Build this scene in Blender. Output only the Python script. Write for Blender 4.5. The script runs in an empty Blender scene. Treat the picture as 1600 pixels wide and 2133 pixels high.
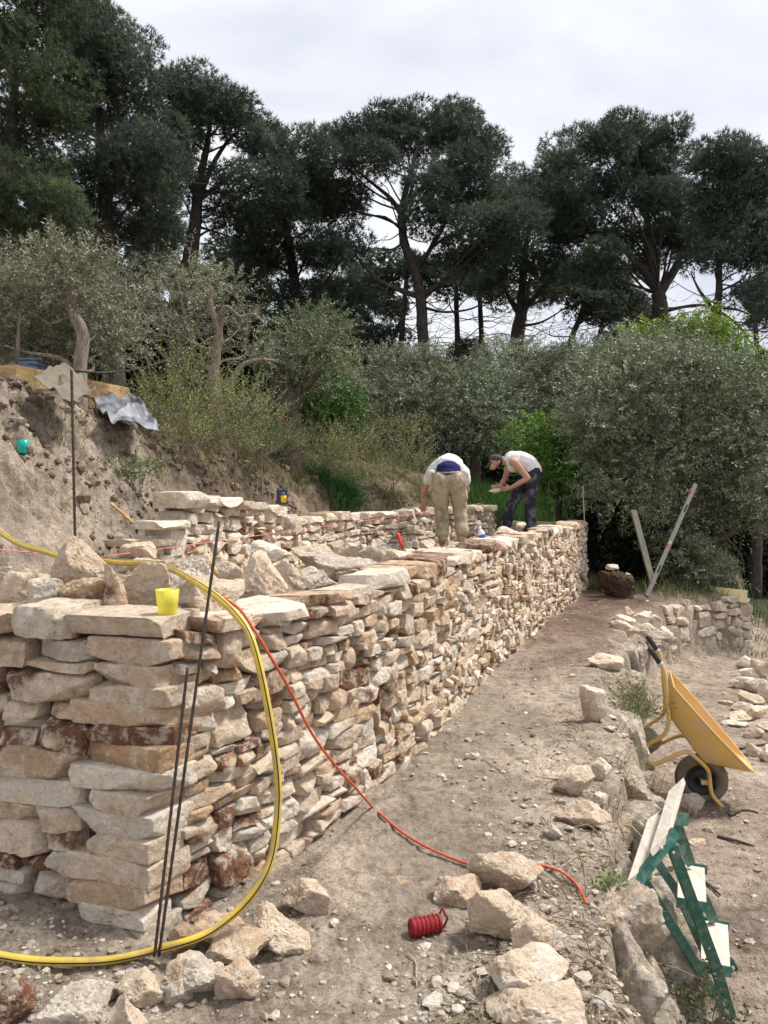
import bpy, bmesh, math, random
import numpy as np
from mathutils import Vector, Matrix

C = bpy.context.scene.collection
SC = bpy.context.scene
# ------------------------------------------------------------------ camera, sky, sun, exposure
EYE = 1.6
PITCH = math.atan(41.5 / 1600)
cam_d = bpy.data.cameras.new("camera")
cam = bpy.data.objects.new("camera", cam_d)
C.objects.link(cam)
cam.location = (0, 0, EYE)
cam.rotation_euler = (math.pi / 2 - PITCH, 0, 0)
cam_d.sensor_fit = 'HORIZONTAL'
cam_d.sensor_width = 36
cam_d.lens = 36
cam_d.clip_start = 0.05
cam_d.clip_end = 3000
SC.camera = cam

SUN_EL = math.radians(58)
SUN_DIR = Vector((0.95, 0.31, 0)).normalized() * math.cos(SUN_EL) + Vector((0, 0, math.sin(SUN_EL)))
world = bpy.data.worlds.new("World")
SC.world = world
world.use_nodes = True
wn, wl = world.node_tree.nodes, world.node_tree.links
wn.clear()
w_out = wn.new('ShaderNodeOutputWorld')
w_bg = wn.new('ShaderNodeBackground')
w_bg.inputs['Strength'].default_value = 0.12
w_sky = wn.new('ShaderNodeTexSky')
w_sky.sky_type = 'NISHITA'
w_sky.sun_disc = False
w_sky.sun_elevation = SUN_EL
w_sky.sun_rotation = math.atan2(SUN_DIR.x, SUN_DIR.y)
w_sky.air_density = 1.0
w_sky.dust_density = 2.0
w_tc = wn.new('ShaderNodeTexCoord')
w_map = wn.new('ShaderNodeMapping')
w_map.inputs['Scale'].default_value = (1.0, 1.0, 2.6)
w_map.inputs['Location'].default_value = (0.35, 0.0, 0.3)
w_n = wn.new('ShaderNodeTexNoise')
w_n.inputs['Scale'].default_value = 2.1
w_n.inputs['Detail'].default_value = 5.0
w_n.inputs['Roughness'].default_value = 0.5
w_n.inputs['Distortion'].default_value = 0.4
w_ramp = wn.new('ShaderNodeValToRGB')           # cloud brightness: thin grey-violet veils to bright white
w_ramp.color_ramp.elements[0].position = 0.34
w_ramp.color_ramp.elements[0].color = (4.2, 4.38, 5.05, 1)
w_ramp.color_ramp.elements[1].position = 0.56
w_ramp.color_ramp.elements[1].color = (5.75, 5.82, 5.95, 1)
w_mix = wn.new('ShaderNodeMixRGB')
w_mix.inputs['Fac'].default_value = 0.93
wl.new(w_tc.outputs['Generated'], w_map.inputs['Vector'])
wl.new(w_map.outputs['Vector'], w_n.inputs['Vector'])
wl.new(w_n.outputs['Fac'], w_ramp.inputs['Fac'])
wl.new(w_sky.outputs['Color'], w_mix.inputs['Color1'])
wl.new(w_ramp.outputs['Color'], w_mix.inputs['Color2'])
wl.new(w_mix.outputs['Color'], w_bg.inputs['Color'])
wl.new(w_bg.outputs['Background'], w_out.inputs['Surface'])

sun_d = bpy.data.lights.new("sun", 'SUN')
sun_d.energy = 3.5
sun_d.angle = math.radians(9)
sun_d.color = (1.0, 0.95, 0.87)
sun = bpy.data.objects.new("sun", sun_d)
C.objects.link(sun)
sun.rotation_euler = SUN_DIR.to_track_quat('Z', 'Y').to_euler()
sun.location = (6, 4, 20)

SC.view_settings.view_transform = 'Standard'
SC.view_settings.look = 'None'
SC.view_settings.exposure = 0.6
SC.view_settings.gamma = 1.0
SC.view_settings.use_curve_mapping = False
SC.cycles.max_bounces = 6
SC.cycles.diffuse_bounces = 3
SC.cycles.transparent_max_bounces = 6

# ------------------------------------------------------------------ projection helpers (photo pixel -> place)
_ct, _st = math.cos(PITCH), math.sin(PITCH)
def _ray(px, py):
    rx, ry = (px - 800) / 1600.0, (1066.5 - py) / 1600.0
    return np.array([rx, _ct + ry * _st, -_st + ry * _ct])
def U(px, py, d):                # point on the sight line at distance d (along y)
    r = _ray(px, py)
    return np.array([0, 0, EYE]) + r * (d / r[1])
def UZ(px, py, z=0.0):           # where the sight line meets height z
    r = _ray(px, py)
    return np.array([0, 0, EYE]) + r * ((z - EYE) / r[2])

# ------------------------------------------------------------------ numpy noise
_rs = np.random.RandomState(7)
_perm = np.concatenate([_rs.permutation(256)] * 3)
_grad = _rs.normal(size=(256, 3)); _grad /= np.linalg.norm(_grad, axis=1)[:, None]
def pn(P):
    P = np.asarray(P, float)
    sh = P.shape[:-1]
    P = P.reshape(-1, 3)
    i = np.floor(P).astype(int); f = P - i; i &= 255
    u = f * f * f * (f * (f * 6 - 15) + 10)
    out = np.zeros(len(P))
    for dx in (0, 1):
        for dy in (0, 1):
            for dz in (0, 1):
                h = _perm[_perm[_perm[i[:, 0] + dx] + i[:, 1] + dy] + i[:, 2] + dz]
                g = _grad[h]
                v = g[:, 0] * (f[:, 0] - dx) + g[:, 1] * (f[:, 1] - dy) + g[:, 2] * (f[:, 2] - dz)
                out += v * (u[:, 0] if dx else 1 - u[:, 0]) * (u[:, 1] if dy else 1 - u[:, 1]) * (u[:, 2] if dz else 1 - u[:, 2])
    return (out * 1.6).reshape(sh)
def fbm(P, oct=4, gain=0.5, lac=2.03):
    P = np.asarray(P, float)
    a, s, t = 1.0, 0.0, 0.0
    for k in range(oct):
        s = s + a * pn(P + 17.3 * k); t += a
        P = P * lac; a *= gain
    return s / t
def sst(a, b, x):
    t = np.clip((x - a) / (b - a), 0, 1)
    return t * t * (3 - 2 * t)

# ------------------------------------------------------------------ mesh / object helpers
def mesh(name, V, F, m=None, smooth=True, tint=None, mats=None, fmat=None, sharp=None):
    """F: array of faces (n,3) or (n,4), or a list of faces of any size"""
    me = bpy.data.meshes.new(name)
    V = np.asarray(V, np.float32)
    me.vertices.add(len(V)); me.vertices.foreach_set('co', V.ravel())
    if isinstance(F, np.ndarray):
        n, k = F.shape
        me.loops.add(n * k); me.loops.foreach_set('vertex_index', F.astype(np.int32).ravel())
        me.polygons.add(n); me.polygons.foreach_set('loop_start', np.arange(0, n * k, k, dtype=np.int32))
    else:
        n = len(F); lens = np.array([len(f) for f in F])
        fl = np.array([i for f in F for i in f], np.int32)
        me.loops.add(len(fl)); me.loops.foreach_set('vertex_index', fl)
        me.polygons.add(n); me.polygons.foreach_set('loop_start', np.concatenate([[0], np.cumsum(lens)[:-1]]).astype(np.int32))
    me.polygons.foreach_set('use_smooth', np.full(n, bool(smooth)))
    if tint is not None:
        a = me.attributes.new('tint', 'FLOAT_COLOR', 'POINT')
        t = np.ones((len(V), 4), np.float32); t[:, :3] = tint
        a.data.foreach_set('color', t.ravel())
    me.update(calc_edges=True); me.validate()
    if sharp: me.set_sharp_from_angle(angle=math.radians(sharp))
    for mm in (mats or ([m] if m else [])): me.materials.append(mm)
    if fmat is not None: me.polygons.foreach_set('material_index', np.asarray(fmat, np.int32))
    return me
def link(name, data, parent=None, loc=None):
    o = bpy.data.objects.new(name, data); C.objects.link(o)
    if parent is not None: o.parent = parent
    if loc is not None: o.location = loc
    return o
def tag(o, label, cat, group=None):
    o['label'] = label; o['category'] = cat; o['kind'] = 'thing'
    if group: o['group'] = group
    return o
def thing(name, label, cat, loc=(0, 0, 0), group=None):
    return tag(link(name, None, None, [float(v) for v in loc]), label, cat, group)
def pobj(name, V, F, m, parent, smooth=True, tint=None, sharp=None):
    """a part: vertices in world space, parented so that it stays where it is"""
    V = np.asarray(V, float)
    base = np.array(parent.location) if parent is not None else np.zeros(3)
    pp = parent
    while pp is not None and pp.parent is not None:
        pp = pp.parent; base = base + np.array(pp.location)
    return link(name, mesh(name, V - base, F, m, smooth, tint, None, None, sharp), parent)
def merge(parts):
    Vs, Fs, n = [], [], 0
    for V, F in parts:
        Vs.append(np.asarray(V, float)); Fs += [tuple(int(i) + n for i in f) for f in F]; n += len(V)
    return np.concatenate(Vs), Fs
def spline(P, n):
    """Catmull-Rom through P, n samples per span"""
    P = np.asarray(P, float)
    Q = np.vstack([2 * P[0] - P[1], P, 2 * P[-1] - P[-2]])
    out = []
    for i in range(1, len(Q) - 2):
        t = np.linspace(0, 1, n, endpoint=False)[:, None]
        a, b, c, d = Q[i - 1], Q[i], Q[i + 1], Q[i + 2]
        out.append(.5 * (2 * b + (c - a) * t + (2 * a - 5 * b + 4 * c - d) * t ** 2 + (3 * b - a - 3 * c + d) * t ** 3))
    out.append(P[-1:])
    return np.concatenate(out)
def tube(P, r, k=8, cap=True):
    P = np.asarray(P, float); n = len(P)
    r = np.broadcast_to(np.asarray(r, float), (n,))
    T = np.gradient(P, axis=0); T /= np.linalg.norm(T, axis=1)[:, None] + 1e-12
    ref = np.array([0, 0, 1.]) if abs(T[0][2]) < .9 else np.array([1., 0, 0])
    N = np.cross(T[0], ref); N /= np.linalg.norm(N)
    V = []
    a = np.arange(k) * 2 * math.pi / k
    for i in range(n):
        N = N - T[i] * (N @ T[i]); N /= np.linalg.norm(N) + 1e-12
        B = np.cross(T[i], N)
        V.append(P[i] + r[i] * (np.cos(a)[:, None] * N + np.sin(a)[:, None] * B))
    V = np.concatenate(V); F = []
    for i in range(n - 1):
        for j in range(k):
            j2 = (j + 1) % k
            F.append((i * k + j, i * k + j2, (i + 1) * k + j2, (i + 1) * k + j))
    if cap:
        F.append(tuple(range(k))[::-1]); F.append(tuple((n - 1) * k + j for j in range(k)))
    return V, F
def boxmesh(o, ax, ay, az, bev=0.004):
    """bevelled box: corner o, edge vectors ax ay az"""
    o, ax, ay, az = (np.asarray(v, float) for v in (o, ax, ay, az))
    bm = bmesh.new()
    bmesh.ops.create_cube(bm, size=1)
    S = np.array([np.linalg.norm(ax), np.linalg.norm(ay), np.linalg.norm(az)])
    for v in bm.verts: v.co = Vector((np.array(v.co) + .5) * S)
    if bev: bmesh.ops.bevel(bm, geom=list(bm.edges), offset=bev, segments=2, affect='EDGES', profile=.6)
    bm.verts.index_update()
    V = np.array([v.co for v in bm.verts]); F = [tuple(v.index for v in f.verts) for f in bm.faces]
    bm.free()
    return o + (V / S) @ np.array([ax, ay, az]), F
def lathe(prof, k=24, o=(0, 0, 0)):
    """prof: list of (r, z)"""
    n = len(prof); a = np.arange(k) * 2 * math.pi / k
    V = np.concatenate([np.stack([r * np.cos(a), r * np.sin(a), np.full(k, z)], 1) for r, z in prof]) + np.array(o)
    F = [(i * k + j, i * k + (j + 1) % k, (i + 1) * k + (j + 1) % k, (i + 1) * k + j) for i in range(n - 1) for j in range(k)]
    return V, F

# ------------------------------------------------------------------ materials
def new_mat(name):
    m = bpy.data.materials.new(name); m.use_nodes = True
    nt = m.node_tree; b = nt.nodes['Principled BSDF']
    return m, nt.nodes, nt.links, b
def node(ns, t, **kw):
    n = ns.new(t)
    for k, v in kw.items():
        if k in n.inputs.keys(): n.inputs[k].default_value = v
        else: setattr(n, k, v)
    return n
def noise(ns, ls, vec, scale, detail=4, rough=.55, dist=0.0):
    n = node(ns, 'ShaderNodeTexNoise', Scale=scale, Detail=detail, Roughness=rough, Distortion=dist)
    ls.new(vec, n.inputs['Vector']); return n.outputs['Fac']
def ramp(ns, ls, fac, pts):
    r = ns.new('ShaderNodeValToRGB')
    while len(r.color_ramp.elements) < len(pts): r.color_ramp.elements.new(.5)
    for e, (p, c) in zip(r.color_ramp.elements, pts):
        e.position = p; e.color = (*c, 1) if len(c) == 3 else c
    ls.new(fac, r.inputs['Fac']); return r.outputs['Color']
def mixc(ns, ls, fac, a, b, mode='MIX'):
    n = ns.new('ShaderNodeMixRGB'); n.blend_type = mode
    for s, v in (('Fac', fac), ('Color1', a), ('Color2', b)):
        if hasattr(v, 'is_linked') or hasattr(v, 'links'): ls.new(v, n.inputs[s])
        elif s == 'Fac': n.inputs[s].default_value = v
        else: n.inputs[s].default_value = (*v, 1)
    return n.outputs['Color']
def math_(ns, ls, op, a, b=0.0):
    n = ns.new('ShaderNodeMath'); n.operation = op
    for i, v in enumerate((a, b)):
        if hasattr(v, 'links'): ls.new(v, n.inputs[i])
        else: n.inputs[i].default_value = v
    return n.outputs[0]
def bump(ns, ls, b, h, dist=.01, strength=1.0, prev=None):
    n = node(ns, 'ShaderNodeBump', Strength=strength, Distance=dist)
    ls.new(h, n.inputs['Height'])
    if prev is not None: ls.new(prev, n.inputs['Normal'])
    ls.new(n.outputs['Normal'], b.inputs['Normal']); return n.outputs['Normal']
G3 = lambda v: (v, v, v)
def coords(ns, ls, rnd=True):
    tc = ns.new('ShaderNodeTexCoord')
    if not rnd: return tc.outputs['Object']
    oi = ns.new('ShaderNodeObjectInfo')
    mu = node(ns, 'ShaderNodeVectorMath', operation='SCALE'); mu.inputs['Scale'].default_value = 57.0
    cb = ns.new('ShaderNodeCombineXYZ')
    for s in 'XYZ': ls.new(oi.outputs['Random'], cb.inputs[s])
    ls.new(cb.outputs[0], mu.inputs[0])
    ad = node(ns, 'ShaderNodeVectorMath', operation='ADD')
    ls.new(tc.outputs['Object'], ad.inputs[0]); ls.new(mu.outputs[0], ad.inputs[1])
    return ad.outputs[0]
def simple(name, col, rough=.6, metal=0.0, var=.12, vscale=30, bmp=0.0, spec=.4, dirt=None, dscale=9, damt=.5):
    m, ns, ls, b = new_mat(name)
    v = coords(ns, ls)
    lo = tuple(max(0, c * (1 - var)) for c in col); hi = tuple(min(1, c * (1 + var)) for c in col)
    c = ramp(ns, ls, noise(ns, ls, v, vscale), [(.3, lo), (.7, hi)])
    if dirt is not None:
        d = ramp(ns, ls, noise(ns, ls, v, dscale, 6, .65), [(.48, G3(0)), (.68, G3(damt))])
        c = mixc(ns, ls, d, c, dirt)
    ls.new(c, b.inputs['Base Color'])
    b.inputs['Roughness'].default_value = rough; b.inputs['Metallic'].default_value = metal
    b.inputs['Specular IOR Level'].default_value = spec
    if bmp: bump(ns, ls, b, noise(ns, ls, v, vscale * 3, 5, .6), bmp)
    return m

def stone_mat(name, lichen=0.0):
    m, ns, ls, b = new_mat(name)
    v = coords(ns, ls)
    at = ns.new('ShaderNodeAttribute'); at.attribute_name = 'tint'
    base = at.outputs['Color']
    n1 = noise(ns, ls, v, 8, 8, .66, .5)
    c = mixc(ns, ls, ramp(ns, ls, n1, [(.53, G3(0)), (.61, G3(.35)), (.74, G3(.65))]), base, (.47, .30, .175))       # iron stain
    n2 = noise(ns, ls, v, 17, 8, .72, .3)
    c = mixc(ns, ls, ramp(ns, ls, n2, [(.50, G3(0)), (.57, G3(.5)), (.70, G3(.7))]), c, (.84, .755, .64))            # lime bloom
    n5 = noise(ns, ls, v, 38, 6, .7, .8)
    c = mixc(ns, ls, ramp(ns, ls, n5, [(.30, G3(.75)), (.41, G3(0))]), c, (.20, .115, .075))                        # dark brown where the noise is low
    n3 = noise(ns, ls, v, 130, 5, .75)
    c = mixc(ns, ls, 1.0, c, ramp(ns, ls, n3, [(.30, G3(.74)), (.5, G3(1.0)), (.75, G3(1.12))]), 'MULTIPLY')
    if lichen:
        n4 = noise(ns, ls, v, 14, 6, .7)
        c = mixc(ns, ls, ramp(ns, ls, n4, [(.45, G3(0)), (.6, G3(lichen))]), c, (.20, .19, .17))
    ls.new(c, b.inputs['Base Color'])
    b.inputs['Roughness'].default_value = .9
    b.inputs['Specular IOR Level'].default_value = .2
    vo = ns.new('ShaderNodeTexVoronoi'); vo.inputs['Scale'].default_value = 34; vo.inputs['Randomness'].default_value = 1
    wv = node(ns, 'ShaderNodeVectorMath', operation='ADD'); ls.new(v, wv.inputs[0])
    sc = node(ns, 'ShaderNodeVectorMath', operation='SCALE'); sc.inputs['Scale'].default_value = .03
    nt_ = node(ns, 'ShaderNodeTexNoise', Scale=20.0, Detail=3.0); ls.new(v, nt_.inputs['Vector']); ls.new(nt_.outputs['Color'], sc.inputs[0]); ls.new(sc.outputs[0], wv.inputs[1])
    ls.new(wv.outputs[0], vo.inputs['Vector'])
    p = bump(ns, ls, b, vo.outputs['Distance'], .016, .8)                                                       # broken facets
    p = bump(ns, ls, b, noise(ns, ls, v, 24, 9, .72, .5), .034, 1.0, p)
    bump(ns, ls, b, n5, .007, .9, p)
    return m
M = {}
M['stone'] = stone_mat('limestone')
M['old_stone'] = stone_mat('weathered_limestone', .4)
# ------------------------------------------------------------------ lie of the land
FW = np.array([(-3.6, 3.46), (-1.43, 2.83), (-.857, 2.66), (-.45, 3.25), (.14, 4.45), (1.07, 7.0), (1.98, 9.3), (3.26, 12.2), (2.2, 13.6), (1.0, 15.5)])
EDGE = np.array([(.55, -6), (.5, .6), (.90, 2.63), (1.02, 3.16), (1.37, 4.1), (2.2, 6.8), (3.1, 9.66), (4.5, 11.2), (5.7, 11.95), (6.6, 14), (9, 22), (16, 60)])
BANK = np.array([(-14, 2.6), (-5, 3.7), (-3.3, 4.1), (-2.25, 4.5), (-2.0, 5.0), (-1.95, 5.5), (-1.75, 6.3), (-1.35, 8.4), (-.62, 10.0), (.15, 11.25), (.9, 12.3), (1.7, 13.4), (3.0, 15.2), (6, 17.5), (12, 21), (40, 40)])
def sdist(x, y, PL):
    """signed distance to a polyline, positive on its left side"""
    best = np.full(x.shape, 1e9); sg = np.zeros(x.shape)
    for (ax, ay), (bx, by) in zip(PL[:-1], PL[1:]):
        dx, dy = bx - ax, by - ay
        t = np.clip(((x - ax) * dx + (y - ay) * dy) / (dx * dx + dy * dy), 0, 1)
        d = np.hypot(x - ax - t * dx, y - ay - t * dy)
        s = np.sign(dx * (y - ay) - dy * (x - ax)); k = d < best - 1e-9
        best = np.where(k, d, best); sg = np.where(k, s, sg)
    return best * sg
def terrain(x, y, detail=True):
    x = np.asarray(x, float); y = np.asarray(y, float)
    P = np.stack([x, y, np.zeros_like(x)], -1)
    n1 = fbm(P * 1.1, 3) if detail else 0 * x
    sE = sdist(x, y, EDGE)
    e = sE + n1 * .16 + (pn(P * 5.3) * .05 if detail else 0)
    zlow = -.84 + np.clip(y - 12, 0, 30) * .02
    zpath = .0 + .035 * n1 + .03 * np.exp(-np.abs(sE) * 3)
    zpath = zpath + .10 * sst(.9, -.2, np.hypot(x + 1.5, y - 2.75)) * (x < -.8) + sst(10, 12.5, y) * .05
    z = zlow + (zpath - zlow) * (.78 * sst(-.09, .10, e) + .22 * sst(-.30, .40, e))
    far = sst(12.4, 17.5, y) * sst(-1.5, 1.5, sE)
    z = z + far * (.85 + .1 * n1)
    sF = sdist(x, y, FW)
    zf = np.interp(y, [2.5, 4, 6, 8, 11, 13, 16], [1.02, .93, .84, .80, .80, .90, .9]) + .05 * n1
    sB = sdist(x, y, BANK)
    zf = zf - .16 * sst(-.9, -.2, sB) * sst(6.5, 8, y) * sst(13.5, 12, y) + .22 * np.exp(-((x + 2.0) ** 2 + (y - 4.9) ** 2) / .6)
    wF = sst(.10, .26, sF)
    z = z + (zf - z) * wF
    zc = np.interp(x, [-5, -3.2, -2.4, -1.6, -.8, 0, 1, 2, 3.5, 8], [2.75, 2.62, 2.42, 2.15, 2.03, 1.98, 1.85, 1.3, 1.0, .9])
    sb = np.maximum(sB + .12 * n1, 0)
    rise = 1 - np.exp(-(sb / .75) ** 1.35)
    z = z + np.maximum(zc - z, 0) * rise + .035 * np.clip(sb - 1.2, 0, 40)
    z = z + .16 * np.exp(-((x + 2.3) ** 2 + (y - 7.2) ** 2) / .22)
    if detail:
        wb = sst(.05, .5, sb) * sst(7, 3, sb)
        cl = np.abs(fbm(P * 2.6 + 5, 4, .55))
        z = z + wb * ((.34 - cl) * .42 - .05) + wb * .10 * np.maximum(pn(P * 4.2 + 8), 0) ** 1.5
        soft = 1 - sst(.02, .2, np.abs(sF - .1)) * 0
        near = sst(22, 14, np.hypot(x, y))
        z = z + near * (.016 * pn(P * 6.5) + .013 * np.abs(pn(P * 15)) + .008 * pn(P * 33) + wb * (.07 * np.abs(pn(P * 8 + 3)) + .035 * np.abs(pn(P * 19 + 7)) + .02 * pn(P * 41)))
    return z
def tz(x, y):
    return float(terrain(np.array([x]), np.array([y]))[0])

def polar_ground():
    th = np.concatenate([np.linspace(-180, -62, 50, endpoint=False), np.linspace(-62, -31, 62, endpoint=False), np.linspace(-31, 31, 350, endpoint=False),
                         np.linspace(31, 62, 62, endpoint=False), np.linspace(62, 180, 50, endpoint=False)]) * math.pi / 180
    r = [.25]
    while r[-1] < 1400:
        q = r[-1]
        r.append(q * (1.05 if q < 1.6 else 1.0072 if q < 15 else 1.02 if q < 40 else 1.12))
    r = np.array(r)
    R, A = np.meshgrid(r, th, indexing='ij')
    X, Y = R * np.sin(A), R * np.cos(A)
    Z = terrain(X, Y)
    V = np.stack([X, Y, Z], -1).reshape(-1, 3)
    n, k = len(r), len(th)
    I = np.arange(n - 1)[:, None] * k; J = np.arange(k)[None]; J2 = (J + 1) % k
    F = np.stack([I + J, I + J2, I + k + J2, I + k + J], -1).reshape(-1, 4)[:, ::-1]
    V = np.vstack([V, [[0, 0, tz(0, 0)]]])
    F = [tuple(f) for f in F] if False else F
    c = len(V) - 1
    tri = np.stack([np.full(k, c), np.arange(k), (np.arange(k) + 1) % k, (np.arange(k) + 1) % k], -1)
    return V, F, tri

def soil_mat():
    m, ns, ls, b = new_mat('soil')
    v = coords(ns, ls, False)
    at = ns.new('ShaderNodeAttribute'); at.attribute_name = 'tint'
    n1 = noise(ns, ls, v, 1.7, 6, .65, .4)
    n2 = noise(ns, ls, v, 11, 7, .7, .3)
    n3 = noise(ns, ls, v, 70, 5, .7)
    c = mixc(ns, ls, 1.0, at.outputs['Color'], ramp(ns, ls, n1, [(.34, (1.18, 1.17, 1.15)), (.64, (.58, .55, .53))]), 'MULTIPLY')
    c = mixc(ns, ls, 1.0, c, ramp(ns, ls, n2, [(.30, (.42, .38, .35)), (.46, (.95, .95, .95)), (.68, (1.42, 1.46, 1.5))]), 'MULTIPLY')
    c = mixc(ns, ls, 1.0, c, ramp(ns, ls, n3, [(.28, G3(.5)), (.5, G3(1)), (.72, G3(1.4))]), 'MULTIPLY')
    # wet mud patches on the path
    sep = ns.new('ShaderNodeSeparateXYZ'); ls.new(v, sep.inputs[0])
    def spot(cx, cy, rx, ry):
        dx = math_(ns, ls, 'DIVIDE', math_(ns, ls, 'SUBTRACT', sep.outputs['X'], cx), rx)
        dy = math_(ns, ls, 'DIVIDE', math_(ns, ls, 'SUBTRACT', sep.outputs['Y'], cy), ry)
        d = math_(ns, ls, 'ADD', math_(ns, ls, 'MULTIPLY', dx, dx), math_(ns, ls, 'MULTIPLY', dy, dy))
        return math_(ns, ls, 'SUBTRACT', 1.0, d)
    s = None
    for q in ((.10, 3.35, .26, .42), (.35, 4.3, .30, .8), (.75, 5.6, .35, .8), (2.55, 4.2, .5, .35)):
        o = spot(*q); s = o if s is None else math_(ns, ls, 'MAXIMUM', s, o)
    s = math_(ns, ls, 'ADD', math_(ns, ls, 'MAXIMUM', s, -1.0), math_(ns, ls, 'MULTIPLY', math_(ns, ls, 'SUBTRACT', n2, .5), 2.6))
    s = math_(ns, ls, 'ADD', s, math_(ns, ls, 'MULTIPLY', math_(ns, ls, 'SUBTRACT', n1, .5), 2.0))
    wet = ramp(ns, ls, s, [(.05, G3(0)), (1.0, G3(1))])
    c = mixc(ns, ls, math_(ns, ls, 'MULTIPLY', wet, .75), c, (.27, .225, .175))
    ls.new(c, b.inputs['Base Color'])
    rr = node(ns, 'ShaderNodeMapRange'); rr.inputs['To Min'].default_value = .95; rr.inputs['To Max'].default_value = .34
    ls.new(wet, rr.inputs['Value']); ls.new(rr.outputs[0], b.inputs['Roughness'])
    b.inputs['Specular IOR Level'].default_value = .3
    dry = math_(ns, ls, 'SUBTRACT', 1.0, math_(ns, ls, 'MULTIPLY', wet, .7))
    h = math_(ns, ls, 'MULTIPLY', noise(ns, ls, v, 24, 8, .72), dry)
    p = bump(ns, ls, b, h, .035, 1.0)
    bump(ns, ls, b, math_(ns, ls, 'MULTIPLY', n3, dry), .008, .9, p)
    return m
M['soil'] = soil_mat()
V, F, tri = polar_ground()
x, y = V[:, 0], V[:, 1]
sE, sF, sB = sdist(x, y, EDGE), sdist(x, y, FW), sdist(x, y, BANK)
tint = np.tile(np.array([.40, .335, .27]), (len(V), 1))                     # clay of the path
def blend(w, c):
    global tint
    tint = tint + (np.array(c) - tint) * np.clip(w, 0, 1)[:, None]
blend(sst(0, -.4, sE), (.37, .30, .24))
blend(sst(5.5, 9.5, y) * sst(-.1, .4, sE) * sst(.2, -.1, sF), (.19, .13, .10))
blend(sst(0, .6, sB) * sst(8, 4, y + np.abs(x) * .5), (.35, .272, .205))
blend(sst(0, .4, sB) * sst(6.5, 9, y), (.26, .195, .145))
blend(sst(14, 17, np.hypot(x, y)), (.06, .065, .03))
blend(sst(.1, .3, sF) * sst(.2, -.2, sB), (.42, .34, .26))
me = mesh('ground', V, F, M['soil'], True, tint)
g = link('ground', me); g['kind'] = 'structure'
# ------------------------------------------------------------------ stones
PAL = np.array([(.76, .61, .46), (.84, .74, .62), (.64, .46, .31), (.56, .365, .21), (.21, .10, .06), (.62, .53, .435), (.73, .55, .40)])
PALP = np.array([.28, .22, .13, .09, .12, .04, .12])
def box_grid(nx, ny, nz):
    """welded unit cube surface in [-1,1]^3"""
    key = {}; V = []; F = []
    def vid(p):
        k = tuple(np.round(p, 5))
        if k not in key: key[k] = len(V); V.append(p)
        return key[k]
    for ax, n1, n2, (a, b) in ((0, ny, nz, (1, 2)), (1, nz, nx, (2, 0)), (2, nx, ny, (0, 1))):
        for s in (-1, 1):
            g = [[None] * (n2 + 1) for _ in range(n1 + 1)]
            for i in range(n1 + 1):
                for j in range(n2 + 1):
                    p = [0, 0, 0]; p[ax] = s; p[a] = -1 + 2 * i / n1; p[b] = -1 + 2 * j / n2
                    g[i][j] = vid(tuple(p))
            for i in range(n1):
                for j in range(n2):
                    q = (g[i][j], g[i + 1][j], g[i + 1][j + 1], g[i][j + 1])
                    F.append(q if s > 0 else q[::-1])
    return np.array(V, float), np.array(F)
def stone_batch(H, seed, T, rough=1.0, chips=8, skew=.14):
    """H: (N,3) half sizes. Returns (N,V,3) local stone shapes: rounded, skewed, chipped blocks"""
    r = np.random.RandomState(seed); N = len(H)
    q = T[None] * np.ones((N, 1, 1))
    # skewed outline: four front corners pulled about
    cj = r.uniform(-1, 1, (N, 2, 2, 2)) * skew
    u, v = (q[..., 0] + 1) / 2, (q[..., 2] + 1) / 2
    for c in (0, 1):
        q[..., 0 if c == 0 else 2] += (cj[:, 0, 0, c, None] * (1 - u) * (1 - v) + cj[:, 1, 0, c, None] * u * (1 - v) + cj[:, 0, 1, c, None] * (1 - u) * v + cj[:, 1, 1, c, None] * u * v) * (.8 if c == 0 else 1.1)
    p = q * H[:, None]
    rad = H.min(1) * r.uniform(.08, .26, N)
    h = np.maximum(H - rad[:, None], 0)[:, None]
    c = np.clip(p, -h, h); d = p - c
    L = np.linalg.norm(d, axis=-1, keepdims=True)
    mx = np.abs(d).max(-1, keepdims=True)
    p = c + d * np.where(L > 1e-9, mx / np.maximum(L, 1e-9), 0) * 1.08
    # chips: planes that shave corners and the face
    for k in range(chips):
        n = r.normal(size=(N, 3)); n[:, 1] = -np.abs(n[:, 1]) * 1.2; n[:, 2] *= 1.2
        n /= np.linalg.norm(n, axis=1)[:, None]
        sup = (np.abs(n) * H).sum(1) * r.uniform(.60, .93, N)
        e = np.einsum('nvc,nc->nv', p, n) - sup[:, None]
        p = p - np.maximum(e, 0)[..., None] * n[:, None] * .92
    s = H[:, None].mean(-1, keepdims=True)
    off = r.uniform(0, 200, (N, 1, 3))
    dirn = p / (np.linalg.norm(p, axis=-1, keepdims=True) + 1e-9)
    n1 = fbm(p * 9 + off, 3, .55); n2 = np.abs(fbm(p * 30 + off, 2))
    a = np.minimum(H.min(1), .09)[:, None]
    p = p + dirn * ((n1 * .30 - n2 * .24) * a * rough)[..., None]
    return p
def stone_tint(P, seed, pal=None, split=.35):
    """per-vertex colour of N stones: own base colour, a second colour in patches"""
    r = np.random.RandomState(seed); N = len(P)
    pr = PALP if pal is None else np.asarray(pal, float)
    a = PAL[r.choice(len(PAL), N, p=pr / pr.sum())]; b = PAL[r.choice(len(PAL), N, p=pr / pr.sum())]
    a = a * r.uniform(.86, 1.12, (N, 1)); b = b * r.uniform(.86, 1.12, (N, 1))
    w = sst(.0, .25, fbm(P * 7 + r.uniform(0, 90, (N, 1, 3)), 3) + r.uniform(-.35, .35, (N, 1)) - .25 + split)[..., None]
    return np.clip(b[:, None] + (a - b)[:, None] * w, 0, 1)
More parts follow.
